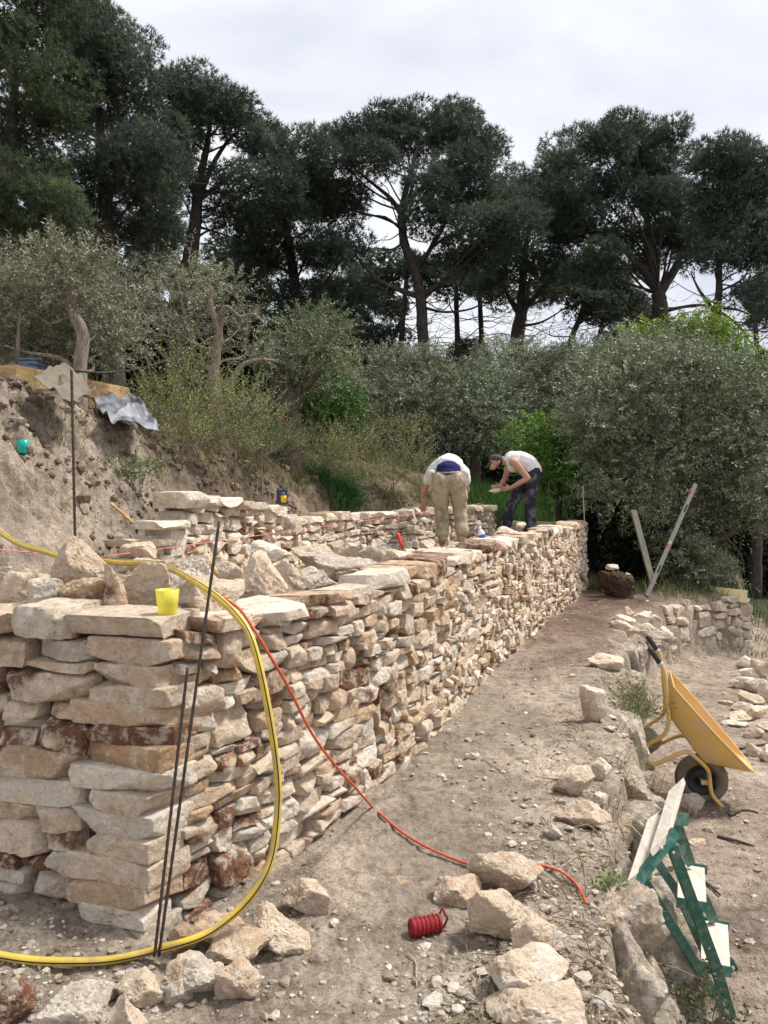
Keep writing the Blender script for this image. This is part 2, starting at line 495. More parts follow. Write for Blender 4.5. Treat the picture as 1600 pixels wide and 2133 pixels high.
def pack(L, top, seed, wm, hm, quoins=None, wrange=(.06, .42), hrange=(.035, .17), du=.02):
    """dry-stone packing of a strip: L long, top(u) high -> list of (u0,u1,z0,z1)"""
    r = np.random.RandomState(seed); n = int(L / du); h = np.zeros(n)
    T = np.array([top((i + .5) * du) for i in range(n)])
    out = []
    for _ in range(6000):
        g = np.where(h < T - .012, h, 99)
        i = int(np.argmin(g))
        if g[i] > 90: break
        a = i
        while a > 0 and abs(h[a - 1] - h[i]) < .006: a -= 1
        b = i
        while b < n - 1 and abs(h[b + 1] - h[i]) < .006 and h[b + 1] < T[b + 1] - .012: b += 1
        run = (b - a + 1) * du; u = a * du
        w = np.clip(r.lognormal(math.log(wm(u)), .38), *wrange)
        if run < w * 1.45 or run - w < .06:
            w = run if run < wrange[1] * 1.1 else run / 2
        k = max(1, int(round(w / du)))
        if r.rand() < .5 and run - k * du > .05: a = b - k + 1
        t = float(np.clip(r.lognormal(math.log(hm(a * du) * (1.15 if w > .2 else .95)), .38), *hrange))
        t = min(t, w * 1.1 if w > .08 else w * 1.6)
        z = h[i] + t
        for j in (a - 1, a + k):
            if 0 <= j < n and abs(h[j] - z) < .028 and h[j] > h[i] + .025: z = h[j]
        tt = T[a:a + k].mean()
        if z > tt - .035: z = tt
        if z - h[i] < .02:
            h[a:a + k] = np.maximum(T[a:a + k], h[i]); continue
        out.append((a * du, (a + k) * du, h[i], z))
        h[a:a + k] = z
        if z >= tt - 1e-6: h[a:a + k] = np.maximum(z, T[a:a + k])
    return out
def line_frame(P, n=60):
    """smooth curve through P -> function u -> (x,y), tangent"""
    S = spline(P, n); d = np.concatenate([[0], np.cumsum(np.linalg.norm(np.diff(S, axis=0), axis=1))])
    T = np.gradient(S, d, axis=0); T /= np.linalg.norm(T, axis=1)[:, None]
    def f(u):
        u = np.asarray(u)
        return (np.stack([np.interp(u, d, S[:, k]) for k in (0, 1)], -1), np.stack([np.interp(u, d, T[:, k]) for k in (0, 1)], -1))
    return f, d[-1]
def lay(rects, frame, z0, batter, T, TF, seed, depth=.2, proud=.019, pal=None, warp=.012, side=1, rough=1.0, split=.35):
    """map packed rectangles onto a wall face; side=+1: the face looks to the right of the direction of travel"""
    r = np.random.RandomState(seed)
    R = np.array(rects); N = len(R)
    H = np.stack([(R[:, 1] - R[:, 0]) / 2 + .002, np.full(N, depth / 2), (R[:, 3] - R[:, 2]) / 2 + .001], 1)
    P = stone_batch(H, seed, T, rough)
    ang = r.normal(0, .045, N)[:, None] * np.clip(.12 / H[:, :1], .2, 1.2)
    x = P[..., 0] * np.cos(ang) - P[..., 2] * np.sin(ang); z = P[..., 0] * np.sin(ang) + P[..., 2] * np.cos(ang)
    yaw = r.normal(0, .07, N)[:, None]
    w = P[..., 1] + x * yaw + depth / 2 + r.uniform(-proud, proud, N)[:, None]       # depth behind the face
    u = x + ((R[:, 0] + R[:, 1]) / 2)[:, None]; v = z + ((R[:, 2] + R[:, 3]) / 2)[:, None]
    q = np.stack([u * 1.3, v * 1.3, np.full_like(u, seed)], -1)
    u2 = u + pn(q * 2) * warp * 2; v2 = v + pn(q * 1.5 + 9) * warp * 2.2
    C2, T2 = frame(u2)
    Nn = np.stack([T2[..., 1], -T2[..., 0]], -1) * side
    zb = z0(u2) if callable(z0) else z0
    XY = C2 - Nn * (w + batter * v2)[..., None]
    W = np.concatenate([XY, (zb + v2)[..., None]], -1)
    tint = stone_tint(P, seed + 5, pal, split)
    Fs = (TF[None] + (np.arange(N) * len(T))[:, None, None]).reshape(-1, 4)
    if side < 0: Fs = Fs
    return W.reshape(-1, 3), Fs, tint.reshape(-1, 3)

# ---- the new front wall
H_WALL = 1.10
CORNER = np.array([-.857, 2.66])
TA, FA = box_grid(14, 4, 8)
TB, FB = box_grid(9, 3, 6)
fr_R, L_R = line_frame(FW[2:8])
fr_L, L_L = line_frame(np.array([FW[2], FW[1], (-2.3, 3.09), (-3.3, 3.38)]), 20)
wall = thing('dry_stone_wall', 'long new dry stone wall of cream and rust limestone running back along the path', 'wall', (CORNER[0], CORNER[1], 0))
qz = [0, .075, .135, .215, .305, .375, .46, .53, .615, .70, .765, .845, .91, .985, H_WALL - .02]
rects = pack(L_R - .2, lambda u: H_WALL + .015 * math.sin(u * 2.1), 21, lambda u: .17 if u < 2.5 else .15, lambda u: .062, hrange=(.03, .145))
rects = [(a + .2, b + .2, c, d) for a, b, c, d in rects]
nearR = [q for q in rects if q[0] < 3.6]; farR = [q for q in rects if q[0] >= 3.6]
parts = []
parts.append(lay(nearR, fr_R, -.03, .015, TA, FA, 31))
parts.append(lay(farR, fr_R, -.03, .015, TB, FB, 32, rough=1.1, pal=[.27, .26, .12, .08, .15, .02, .10]))
rl = [(a + .30, b + .30, c, d) for a, b, c, d in pack(L_L - .30, lambda u: H_WALL - .03, 25, lambda u: .27, lambda u: .07, hrange=(.04, .115))]
parts.append(lay(rl, fr_L, -.03, .12, TA, FA, 33, side=-1, pal=[.28, .20, .16, .10, .12, .03, .14]))
fr_E, L_E = line_frame(np.array([FW[7], FW[8]]), 4)
parts.append(lay(pack(L_E, lambda u: H_WALL, 27, lambda u: .17, lambda u: .08), fr_E, .0, .0, TB, FB, 34))
Vs, Fs, Ts, n = [], [], [], 0
for a, b, c in parts:
    Vs.append(a); Fs.append(b + n); Ts.append(c); n += len(a)
pobj('masonry', np.vstack(Vs), np.vstack(Fs), M['stone'], wall, True, np.vstack(Ts), 32)
# dark earth and hearting seen in the joints
def core(frame, L, z0, z1, w0, w1, batter, side, n, u0=0.0):
    u = np.linspace(u0, L, n); C2, T2 = frame(u); Nn = np.stack([T2[:, 1], -T2[:, 0]], 1) * side
    V = []
    for (w, z) in ((w0, z0), (w0 + batter * (z1 - z0), z1), (w1, z1), (w1, z0)):
        V.append(np.column_stack([C2 - Nn * w, np.full(n, z)]))
    V = np.concatenate(V); F = []
    for k in range(4):
        for i in range(n - 1): F.append((k * n + i, k * n + i + 1, ((k + 1) % 4) * n + i + 1, ((k + 1) % 4) * n + i))
    F += [(0, n, 2 * n, 3 * n), (n - 1, 2 * n - 1, 3 * n - 1, 4 * n - 1)]
    return V, F
M['joint'] = simple('joint_earth', (.10, .07, .05), .95, var=.3, bmp=.01)
cv = merge([core(fr_R, L_R, -.1, H_WALL - .09, .085, .4, .015, 1, 40, .2), core(fr_L, L_L, -.1, H_WALL - .09, .085, .4, .12, -1, 10, .1)])
pobj('hearting', cv[0], cv[1], M['joint'], wall, False)
# corner stones, each a block with one face on either side of the corner
TQ, FQ = box_grid(26, 20, 12)
Ld = np.array([-.954, .30, 0]); Rd = np.array([.53, .848, 0])
rq = np.random.RandomState(5)
qpal = [[0, 2, 0, 0, 0, 1, 0], [1, 1, 0, 0, 0, 1, 0], [0, 0, 1, 0, 0, 0, 1], [1, 0, 1, 0, 0, 0, 1], [1, 0, 0, 0, 0, 0, 1], [1, 1, 0, 0, 0, 0, 0], [1, 0, 1, 0, 0, 0, 1],
        [1, 1, 0, 0, 0, 0, 0], [0, 0, 1, 1, 0, 0, 1], [0, 0, 0, 0, 1, 0, 0], [0, 0, 1, 1, 0, 0, 2], [1, 1, 0, 0, 0, 0, 0], [1, 0, 0, 0, 0, 0, 1], [0, 0, 1, 0, .4, 0, 1]]
ql = [.30, .32, .34, .38, .31, .37, .32, .39, .34, .37, .41, .33, .31, .36]
qr = [.20, .14, .18, .20, .17, .22, .16, .20, .22, .18, .24, .16, .20, .17]
for i in range(14):
    a, b, h = ql[i], qr[i], qz[i + 1] - qz[i]
    P = stone_batch(np.array([[a / 2, b / 2, h / 2 + .004]]), 60 + i, TQ, .9, 3, .03)[0]
    t = stone_tint(P[None], 80 + i, qpal[i], .5)[0]
    zc = (qz[i] + qz[i + 1]) / 2 - .03
    # the arris leans back with the left face
    c0 = np.array([CORNER[0] + .075 * zc, CORNER[1] + .13 * zc, 0]) + np.array([rq.uniform(-.006, .010), rq.uniform(-.012, .0), 0])
    W = c0 + np.outer(P[:, 0] + a / 2, Ld) + np.outer(P[:, 1] + b / 2, Rd) + np.outer(P[:, 2], [0, 0, 1]) + np.array([0, 0, zc])
    # box axes (L,R,z) are left-handed: turn the faces over
    pobj('corner_stone', W, FQ[:, ::-1], M['stone'], wall, True, t, 32)
# flat slabs closing the top of the wall
TC, FC = box_grid(20, 16, 6)
def cap(frame, u0, u1, z, h, dp, seed, side, ov, pal=None, tilt=0, batter=.015):
    P = stone_batch(np.array([[(u1 - u0) / 2 + .006, dp / 2, h / 2]]), seed, TC, 1.0, 6, .13)[0]
    t = stone_tint(P[None], seed + 3, pal, .5)[0]
    u = P[:, 0] + (u0 + u1) / 2; C2, T2 = frame(u); Nn = np.stack([T2[:, 1], -T2[:, 0]], 1) * side
    w = P[:, 1] + dp / 2 - ov + batter * H_WALL
    W = np.column_stack([C2 - Nn * w[:, None], z + h / 2 + P[:, 2] + tilt * P[:, 1]])
    pobj('capstone', W, FC if side > 0 else FC[:, ::-1] * 1, M['stone'], wall, True, t, 32)
rc = np.random.RandomState(11)
u = .30; k = 0
while u < L_R - .05:
    w = rc.uniform(.24, .46) if u < 6 else rc.uniform(.2, .38)
    h = rc.uniform(.05, .10) if u > 1.0 else rc.uniform(.05, .065)
    cap(fr_R, u, min(u + w, L_R), H_WALL - .045, h, rc.uniform(.22, .38), 300 + k, 1, rc.uniform(.0, .035), [.3, .45, .1, .05, .07, .05, .08] if k % 5 != 2 else [0, 0, 1, 1, 2, 0, 0], rc.uniform(-.08, .1))
    u += w; k += 1
cap(fr_L, -.09, .40, H_WALL - .035, .07, .32, 401, -1, .03, [1, .4, 0, 0, 0, .3, .6], .0, .12)
cap(fr_L, .42, .63, H_WALL - .06, .115, .26, 402, -1, .025, [1, .6, 0, 0, 0, 0, .4], .02, .12)
cap(fr_L, .64, 1.05, H_WALL - .05, .075, .36, 403, -1, .04, [1, 0, 1, 0, 0, 0, 1], .08, .12)
cap(fr_L, 1.06, 1.5, H_WALL - .05, .09, .3, 404, -1, .03, [1, 1, 0, 0, 0, 0, 0], .0, .12)

# ---- the upper rear wall, stepped down at its near end
RW = np.array([(-1.86, 5.45), (-1.52, 6.0), (-1.04, 8.3), (-.31, 9.8), (.48, 11.0), (1.2, 12.0), (1.95, 13.0)])
fr_B, L_B = line_frame(RW)
rear = thing('dry_stone_wall', 'paler upper dry stone wall behind the two workers with a stepped end near the bank', 'wall', (RW[1][0], RW[1][1], .6))
def rtop(u):
    z = np.interp(u, [0, .25, .27, .5, .52, .72, .74, 1.0, 3.0, 3.02, 9.2], [.50, .50, .66, .66, .77, .77, .92, .94, .80, .70, .75])
    return float(z + .012 * math.sin(u * 5))
rr = pack(L_B, rtop, 45, lambda u: .24 if u < 2.5 else .19, lambda u: .085, hrange=(.04, .17))
W = lay(rr, fr_B, .58, .03, TA, FA, 46, depth=.26, pal=[.36, .50, .04, .02, .05, .04, .02], split=.55)
pobj('masonry', W[0], W[1], M['stone'], rear, True, W[2], 32)
cv = merge([core(fr_B, .75, .4, .98, .10, .30, 0, 1, 6, .12), core(fr_B, L_B, .4, 1.25, .10, .34, 0, 1, 30, .8)])
pobj('hearting', cv[0], cv[1], M['joint'], rear, False)
rc = np.random.RandomState(12)
def rcap(u0, u1, z, h, dp, seed, ov):
    P = stone_batch(np.array([[(u1 - u0) / 2 + .006, dp / 2, h / 2]]), seed, TC, 1.0, 6, .13)[0]
    t = stone_tint(P[None], seed + 3, [.35, .6, 0, 0, 0, .05, 0], .5)[0]
    C2, T2 = fr_B(P[:, 0] + (u0 + u1) / 2); Nn = np.stack([T2[:, 1], -T2[:, 0]], 1)
    Wc = np.column_stack([C2 - Nn * (P[:, 1] + dp / 2 - ov)[:, None], z + h / 2 + P[:, 2]])
    pobj('capstone', Wc, FC, M['stone'], rear, True, t, 32)
for u0, u1, dz, h in ((.0, .3, .48, .07), (.05, .5, .64, .05), (.3, .72, .76, .06), (.60, .98, .92, .12), (.97, 1.3, .92, .09), (1.29, 1.72, .91, .08), (1.7, 2.1, .88, .08), (2.08, 2.5, .86, .08)):
    rcap(u0, u1, .56 + dz, h, .34, 500 + int(u0 * 100), .05)
u = 2.55; k = 0
while u < L_B - .1:
    w = rc.uniform(.2, .36); rcap(u, min(u + w, L_B), .56 + rtop(u + w / 2) - .02, rc.uniform(.06, .11), .3, 520 + k, .02); u += w; k += 1
# ------------------------------------------------------------------ loose rocks
def ico(sub):
    bm = bmesh.new(); bmesh.ops.create_icosphere(bm, subdivisions=sub, radius=1)
    V = np.array([v.co for v in bm.verts]); V /= np.linalg.norm(V, axis=1)[:, None]
    F = np.array([[v.index for v in f.verts] for f in bm.faces]); bm.free()
    return V, F
ICO = {k: ico(k) for k in (1, 2, 4, 5)}
def rock_shape(dims, seed, sub=4, planes=13, sharp=26, rough=1.0, stretch=None):
    r = np.random.RandomState(seed); D, F = ICO[sub]
    i = np.arange(planes) + .5
    ph = np.arccos(1 - 2 * i / planes); th = math.pi * (1 + 5 ** .5) * i + r.uniform(0, 6)
    n = np.stack([np.cos(th) * np.sin(ph), np.sin(th) * np.sin(ph), np.cos(ph)], 1) + r.normal(0, .32, (planes, 3))
    n /= np.linalg.norm(n, axis=1)[:, None]
    d = r.uniform(.55, 1.0, planes)
    q = np.maximum(D @ n.T, 0) / d
    rad = (q ** sharp).sum(1) ** (-1.0 / sharp)
    P = D * rad[:, None]
    P = P - (P.max(0) + P.min(0)) / 2
    P = P / ((P.max(0) - P.min(0)) / 2)
    dims = np.asarray(dims, float)
    P = P * dims / 2
    s = dims.mean()
    off = r.uniform(0, 99, 3)
    n1 = fbm(P / s * 2.6 + off, 4, .55); n2 = np.abs(fbm(P / s * 9 + off, 3, .6))
    P = P + D * ((n1 * .11 - n2 * .075) * s * rough)[:, None]
    return P, F
PALS = {'white': [.5, 1, 0, 0, 0, .25, .05], 'cream': [1, .5, .3, 0, 0, .15, .6], 'tan': [.3, .05, 1, .5, .05, .05, 1],
        'rust': [0, 0, .35, .3, 1, 0, .1], 'grey': [.1, 0, .1, 0, 0, 1, .1], 'brown': [0, 0, 1, .5, .6, 0, .2]}
NROCK = [0]
def rock_at(name, label, group, c, dims, rz, pal, seed, sub=4, tilt=(0, 0), mat='stone', planes=13, cat='rock', rough=1.0, peak=0.0):
    P, F = rock_shape(dims, seed, sub, planes, rough=rough)
    if peak:
        f = 1 - peak * sst(-.6, 1.05, P[:, 2] / (dims[2] / 2)); P[:, 0] = P[:, 0] * f - dims[0] * .16 * (1 - f) * 1.2; P[:, 1] *= f ** .5
    t = stone_tint(P[None], seed + 9, PALS[pal], .5)[0]
    if mat == 'old_stone': t = t * .8
    o = link(name, mesh(name, P, F, M[mat], True, t, None, None, 30), None, c)
    o.rotation_euler = (tilt[0], tilt[1], rz)
    return tag(o, label, cat, group)
def rock_px(x0, y0, x1, y1, d, pal, label, group=None, seed=None, h=None, dp=None, tilt=(0, 0), rz=None, sub=4, mat='stone', planes=13, zb=None, cat='rock', name='rock', peak=0.0):
    """a rock whose outline fills the photo box; d=None: it stands on the ground where its foot is seen"""
    NROCK[0] += 1; seed = 900 + NROCK[0] if seed is None else seed
    cx = (x0 + x1) / 2
    if d is None:
        p = UZ(cx, y1 - 4, 0)
        for _ in range(6): p = UZ(cx, y1 - 4, tz(p[0], p[1]))
        d = p[1]
    foot = U(cx, y1, d)
    w = (x1 - x0) * d / 1600; app = (y1 - y0) * d / 1600
    a = math.atan2(max(y1 - 1025, 0), 1600)
    dp = (w * .72 if dp is None else dp)
    hh = h if h else max(app * math.cos(a) - .12 * dp * math.sin(a), app * .72) * (1.14 if d < 4 else 1)
    r = random.Random(seed)
    z = foot[2] if zb is None else zb
    c = (foot[0], foot[1] + dp * .42, z + hh / 2 - .012)
    return rock_at(name, label, group, c, (w * 1.1, dp, hh * 1.06), rz if rz is not None else r.uniform(-.25, .25), pal, seed, sub, tilt, mat, planes, cat, 1.0, peak)

# boulders and rubble heaped inside the wall, behind the near corner
FILL = 'rubble heaped behind the front wall'
for q in [
 (86, 1118, 232, 1222, 3.55, 'tan', 'tall pointed tan boulder under the yellow hose at the far left', 11),
 (112, 1206, 232, 1276, 3.15, 'tan', 'tan boulder with a brown shaded face lying under the pointed boulder', 12),
 (-30, 1158, 48, 1240, 3.7, 'white', 'round white rock cut by the left picture edge, behind smaller ones', 13),
 (-6, 1196, 66, 1262, 3.25, 'cream', 'cream rock sitting on the wall at the left picture edge', 14),
 (50, 1208, 124, 1264, 3.2, 'white', 'small white rock left of the tan boulder on the wall', 15),
 (208, 1178, 262, 1280, 3.12, 'rust', 'rusty brown slab standing on edge between two boulders', 16),
 (238, 1172, 356, 1284, 3.32, 'cream', 'big cream boulder directly behind the yellow cup', 17),
 (338, 1160, 430, 1250, 3.75, 'white', 'pale upright boulder behind the hose, above the yellow cup', 18),
 (368, 1204, 496, 1284, 3.2, 'cream', 'broad cream boulder right of the yellow cup', 19),
 (484, 1152, 596, 1250, 3.75, 'white', 'angular white boulder with a sharp top right of the hose', 20),
 (552, 1146, 648, 1236, 4.15, 'cream', 'cream slab leaning against the angular white boulder', 21),
 (596, 1164, 694, 1222, 4.35, 'white', 'white slab right of the leaning cream slab', 22),
 (655, 1138, 792, 1212, 4.8, 'white', 'wide white slab on the rubble in the middle of the heap', 23),
 (690, 1112, 748, 1166, 5.6, 'cream', 'upright cream rock at the back of the heap', 24),
 (742, 1106, 834, 1162, 5.9, 'white', 'triangular white slab propped up below the red handle', 25),
 (792, 1130, 884, 1172, 5.7, 'white', 'flat white rock right of the triangular slab', 26),
 (604, 1116, 700, 1172, 5.3, 'white', 'white rock at the foot of the rear wall mid heap', 27),
 (520, 1108, 606, 1168, 5.2, 'white', 'pale block below the rear wall above the sharp white boulder', 28),
 (436, 1150, 500, 1206, 4.6, 'cream', 'cream rock partly hidden by the leaning rebar', 29),
 (252, 1146, 344, 1186, 4.6, 'white', 'flat white slab at the stepped end of the rear wall', 30),
 (336, 1150, 414, 1188, 4.7, 'white', 'second flat white slab right of the one at the stepped end', 31),
 (246, 1112, 316, 1152, 5.2, 'tan', 'tan rock leaning at the lowest step of the rear wall', 32),
 (30, 1172, 96, 1226, 4.0, 'cream', 'cream rock behind the small white rock near the left edge', 33),
 (872, 1126, 930, 1160, 7.4, 'white', 'white rock at the left boot of the worker in khaki', 34),
 (936, 1128, 1000, 1160, 6.9, 'cream', 'flat cream slab between the boots and the bottle', 35),
 (1008, 1098, 1070, 1136, 8.0, 'white', 'white slab right of the water bottle', 36),
 (1064, 1102, 1120, 1130, 8.4, 'cream', 'cream slab at the feet of the worker in dark jeans', 37),
 (1030, 1084, 1080, 1110, 9.4, 'white', 'pale rock below the worker in dark jeans, against the rear wall end', 38),
 (1074, 1074, 1096, 1098, 10.2, 'cream', 'little stack stone between the legs of the worker in dark jeans', 39),
 (1118, 1084, 1144, 1104, 9.3, 'white', 'flat white stone behind the heel of the dark jeans', 40),
 (866, 1130, 896, 1146, 9.0, 'cream', 'small cream stone below the rear wall left of the khaki trousers', 41),
 (700, 1168, 762, 1204, 4.7, 'tan', 'tan rock in front of the wide white slab', 42),
 (790, 1158, 850, 1186, 5.1, 'cream', 'cream rock lying just behind the wall top at mid length', 43)]:
    x0, y0, x1, y1, d, pal, label, sd = q
    k_ = 6 if d < 3.9 else 0
    rock_px(x0, y0 - k_, x1, y1 + 10, d, pal, label, FILL, 2000 + sd, sub=5 if d < 3.9 else 4, planes=11, h=(y1 - y0 + k_ + (10 if d < 3.9 else 2)) * d / 1600 * (1 if d < 3.9 else .86), peak={11: .72, 20: .5, 25: .6, 21: .3, 16: .3}.get(sd, 0))
# smaller rubble between them: look-alikes
rg = np.random.RandomState(77)
def scatter_fill(n, seed, ulo, uhi, slo, shi, label, w0=.35, w1=1.1):
    r = np.random.RandomState(seed)
    for k in range(n):
        u = r.uniform(ulo, uhi); c, t = fr_R(np.array([u])); c, t = c[0], t[0]
        w = r.uniform(w0, w1); nn = np.array([t[1], -t[0]])
        p = c - nn * w; s = r.uniform(slo, shi)
        rock_at('rock', label, 'small rubble filling the wall', (p[0], p[1], tz(p[0], p[1]) + s * .22), (s, s * r.uniform(.6, .9), s * r.uniform(.4, .7)), r.uniform(0, 6), ('white', 'cream', 'white', 'tan')[k % 4], seed * 50 + k, 4 if u < 4 else 2, (r.uniform(-.4, .4), r.uniform(-.4, .4)), planes=9)
scatter_fill(42, 5, .5, 6.0, .10, .20, 'small pale rock wedged in the rubble behind the near half of the wall')
scatter_fill(50, 6, 6.0, L_R - .3, .12, .22, 'small pale rock in the rubble behind the far half of the wall', .3, 1.7)
rl_ = np.random.RandomState(8)
for k in range(26):
    u = rl_.uniform(.1, 1.6); c, t = fr_L(np.array([u])); c = c[0] + np.array([.28, .96]) * rl_.uniform(.35, 1.5)
    s = rl_.uniform(.12, .26)
    rock_at('rock', 'small pale rock wedged among the boulders behind the left face of the wall', 'small rubble filling the wall', (c[0], c[1], tz(c[0], c[1]) + s * .2), (s, s * .8, s * .6), rl_.uniform(0, 6), ('white', 'cream', 'tan')[k % 3], 700 + k, 4, (rl_.uniform(-.4, .4), rl_.uniform(-.4, .4)), planes=9)

# rocks lying on the path in front
PATH = 'rocks lying loose on the path'
for q in [
 (584, 1832, 687, 1908, 'tan', 'flat tan rock alone on the path near the wall foot', 1, {}),
 (508, 1888, 642, 2000, 'cream', 'large flat tilted slab with a dark underside beside the hose', 2, dict(tilt=(.25, .5), h=.13)),
 (396, 1908, 506, 1988, 'tan', 'tan rock tucked between hose and wall foot', 3, {}),
 (344, 1928, 412, 1998, 'tan', 'honey coloured rock just above the hose by the rebar foot', 4, {}),
 (424, 1952, 562, 2030, 'cream', 'long pale slab lying below the hose', 5, {}),
 (338, 1996, 458, 2092, 'cream', 'pale cream block with a flat bright top in the front row', 6, {}),
 (444, 2004, 534, 2092, 'white', 'white wedge right of the cream block in the front row', 7, {}),
 (314, 2034, 392, 2104, 'grey', 'grey white rock left of the cream block', 8, {}),
 (234, 2030, 328, 2110, 'white', 'off white rock in the middle of the front row', 9, {}),
 (74, 2046, 207, 2175, 'cream', 'large cream boulder with a tan top at the lower left', 10, {}),
 (204, 2070, 306, 2190, 'white', 'white pointed rock cut by the bottom picture edge', 11, dict(peak=.6)),
 (196, 2046, 244, 2090, 'grey', 'small greyish stone behind the pointed white rock', 12, {}),
 (-50, 2030, 54, 2150, 'brown', 'brown slab in the bottom left corner', 13, {}),
 (982, 1788, 1134, 1878, 'cream', 'pale boulder at the back of the pile by the red cord', 14, {}),
 (908, 1834, 1012, 1896, 'tan', 'low tan rock on the left of the pile by the red cord', 15, {}),
 (982, 1836, 1128, 1974, 'cream', 'biggest angular boulder with a pinkish brown front on the path', 16, {}),
 (1074, 1912, 1178, 2024, 'cream', 'tapering block leaning on the front of the biggest boulder', 17, {}),
 (1030, 1986, 1198, 2096, 'cream', 'smooth rounded cream boulder below the pile', 18, {}),
 (1026, 2068, 1224, 2170, 'white', 'jagged white rock cut by the bottom edge below the rounded boulder', 19, {}),
 (1168, 1676, 1272, 1732, 'tan', 'low tan slab in the middle of the path edge', 20, {}),
 (1268, 1702, 1324, 1776, 'white', 'white wedge standing beside the plank of the step ladder', 21, {}),
 (1160, 1598, 1248, 1668, 'cream', 'cream slab in the trio left of the wheelbarrow wheel', 22, {}),
 (1208, 1574, 1280, 1630, 'cream', 'long block on top of the trio left of the wheelbarrow', 23, {}),
 (1124, 1590, 1184, 1630, 'grey', 'thin flat flake in the trio left of the wheelbarrow', 24, dict(h=.05)),
 (1214, 1434, 1268, 1510, 'white', 'white block standing upright on the path', 25, dict(h=.27, dp=.16)),
 (1232, 1362, 1306, 1404, 'cream', 'wedge shaped cream slab on the path above the upright block', 26, {}),
 (1278, 1290, 1330, 1328, 'cream', 'wide cream slab at the front left of the far stone heap', 27, {}),
 (1328, 1296, 1406, 1332, 'white', 'wide white slab at the front right of the far stone heap', 28, {}),
 (1298, 1262, 1326, 1290, 'cream', 'small block at the back of the far stone heap', 29, {}),
 (1324, 1272, 1360, 1296, 'white', 'flat white slab at the back of the far stone heap', 30, {}),
 (1354, 1278, 1382, 1306, 'white', 'upright white block at the right of the far stone heap', 31, {}),
 (1282, 1280, 1330, 1300, 'white', 'thin slab lying in the middle of the far stone heap', 32, {}),
 (796, 1816, 858, 1844, 'brown', 'thin brown flake on the wet mud', 33, dict(h=.025)),
 (1236, 1652, 1268, 1684, 'white', 'fist sized white stone right below the trio', 34, {}),
 (1134, 1718, 1172, 1754, 'white', 'broken white stone among chips near the low tan slab', 35, {})]:
    x0, y0, x1, y1, pal, label, sd, kw = q
    rock_px(x0, y0, x1, y1, None, pal, label, PATH, 3000 + sd, sub=5 if y0 > 1780 else 4, **kw)
# old weathered boulders holding the terrace edge
OLD = 'weathered boulders along the terrace edge'
for y0, w, ln, h, top, label in [
 (2.30, .42, .50, .50, .02, 'broad lichen grey boulder at the bottom of the terrace edge'),
 (2.78, .30, .42, .46, -.02, 'long weathered boulder of the terrace edge near the bottom of the ladder'),
 (3.08, .34, .34, .44, .03, 'big rounded grey boulder in the terrace edge under the lower plank of the step ladder'),
 (3.50, .26, .40, .40, -.03, 'grey boulder in the terrace edge behind the planks'),
 (4.05, .28, .46, .46, .0, 'small weathered stone of the terrace edge above the planks'),
 (4.75, .26, .50, .52, -.02, 'upright weathered stone of the terrace edge beside the wheelbarrow wheel'),
 (5.6, .30, .6, .55, .0, 'weathered stone of the terrace edge beside the wheelbarrow legs'),
 (6.9, .32, .7, .55, -.04, 'weathered stone of the terrace edge behind the wheelbarrow handles'),
 (8.3, .40, .8, .6, .0, 'far weathered boulder of the terrace edge short of the old wall'),
 (9.5, .5, .7, .6, -.05, 'pale weathered block where the terrace edge nears the old wall')]:
    NROCK[0] += 1
    ex = float(np.interp(y0, EDGE[:, 1], EDGE[:, 0]))
    rock_at('boulder', label, OLD, (ex - .05, y0, top - h / 2 - .02), (w * .85, ln * .85, h), .3, 'grey', 4000 + NROCK[0], 5 if y0 < 4 else 4, mat='old_stone', planes=11, cat='boulder', rough=1.0)
r = np.random.RandomState(14)
for k in range(30):
    y0 = 1.9 + 9 * (k / 30) ** 1.4 + r.uniform(-.1, .1); ex = float(np.interp(y0, EDGE[:, 1], EDGE[:, 0]))
    s = r.uniform(.16, .34)
    rock_at('boulder', 'half buried weathered stone low in the terrace edge', 'half buried stones of the terrace edge', (ex + .07, y0, r.uniform(-.7, -.3)), (s * .8, s * 1.3, s), r.uniform(0, 6), 'grey', 4100 + k, 4, mat='old_stone', planes=10, cat='boulder', rough=1.1)
# stones on the lower ground
LOW = 'pale stones on the lower ground'
low = [(1540, 1366, 1580, 1400), (1570, 1372, 1612, 1420), (1545, 1390, 1592, 1420), (1530, 1408, 1575, 1440), (1560, 1412, 1606, 1450), (1588, 1420, 1630, 1470),
       (1548, 1440, 1604, 1474), (1500, 1458, 1534, 1474), (1534, 1462, 1590, 1490), (1566, 1470, 1616, 1500), (1520, 1480, 1574, 1506), (1588, 1500, 1640, 1530), (1512, 1500, 1562, 1520), (1556, 1514, 1600, 1544),
       (1560, 1546, 1592, 1580), (1588, 1550, 1630, 1590)]
for k, (x0, y0, x1, y1) in enumerate(low):
    o = rock_px(x0, y0, x1, y1, None, ('white', 'cream', 'white')[k % 3], 'pale stone of the heap on the lower ground at the right picture edge', LOW, 5000 + k, sub=4)
rock_px(1418, 1652, 1474, 1694, None, 'grey', 'dusty grey pink stone against the wheelbarrow tyre', None, 5100)
rock_px(1440, 1744, 1474, 1766, None, 'cream', 'small stone on the lower ground behind the upper step', None, 5101)

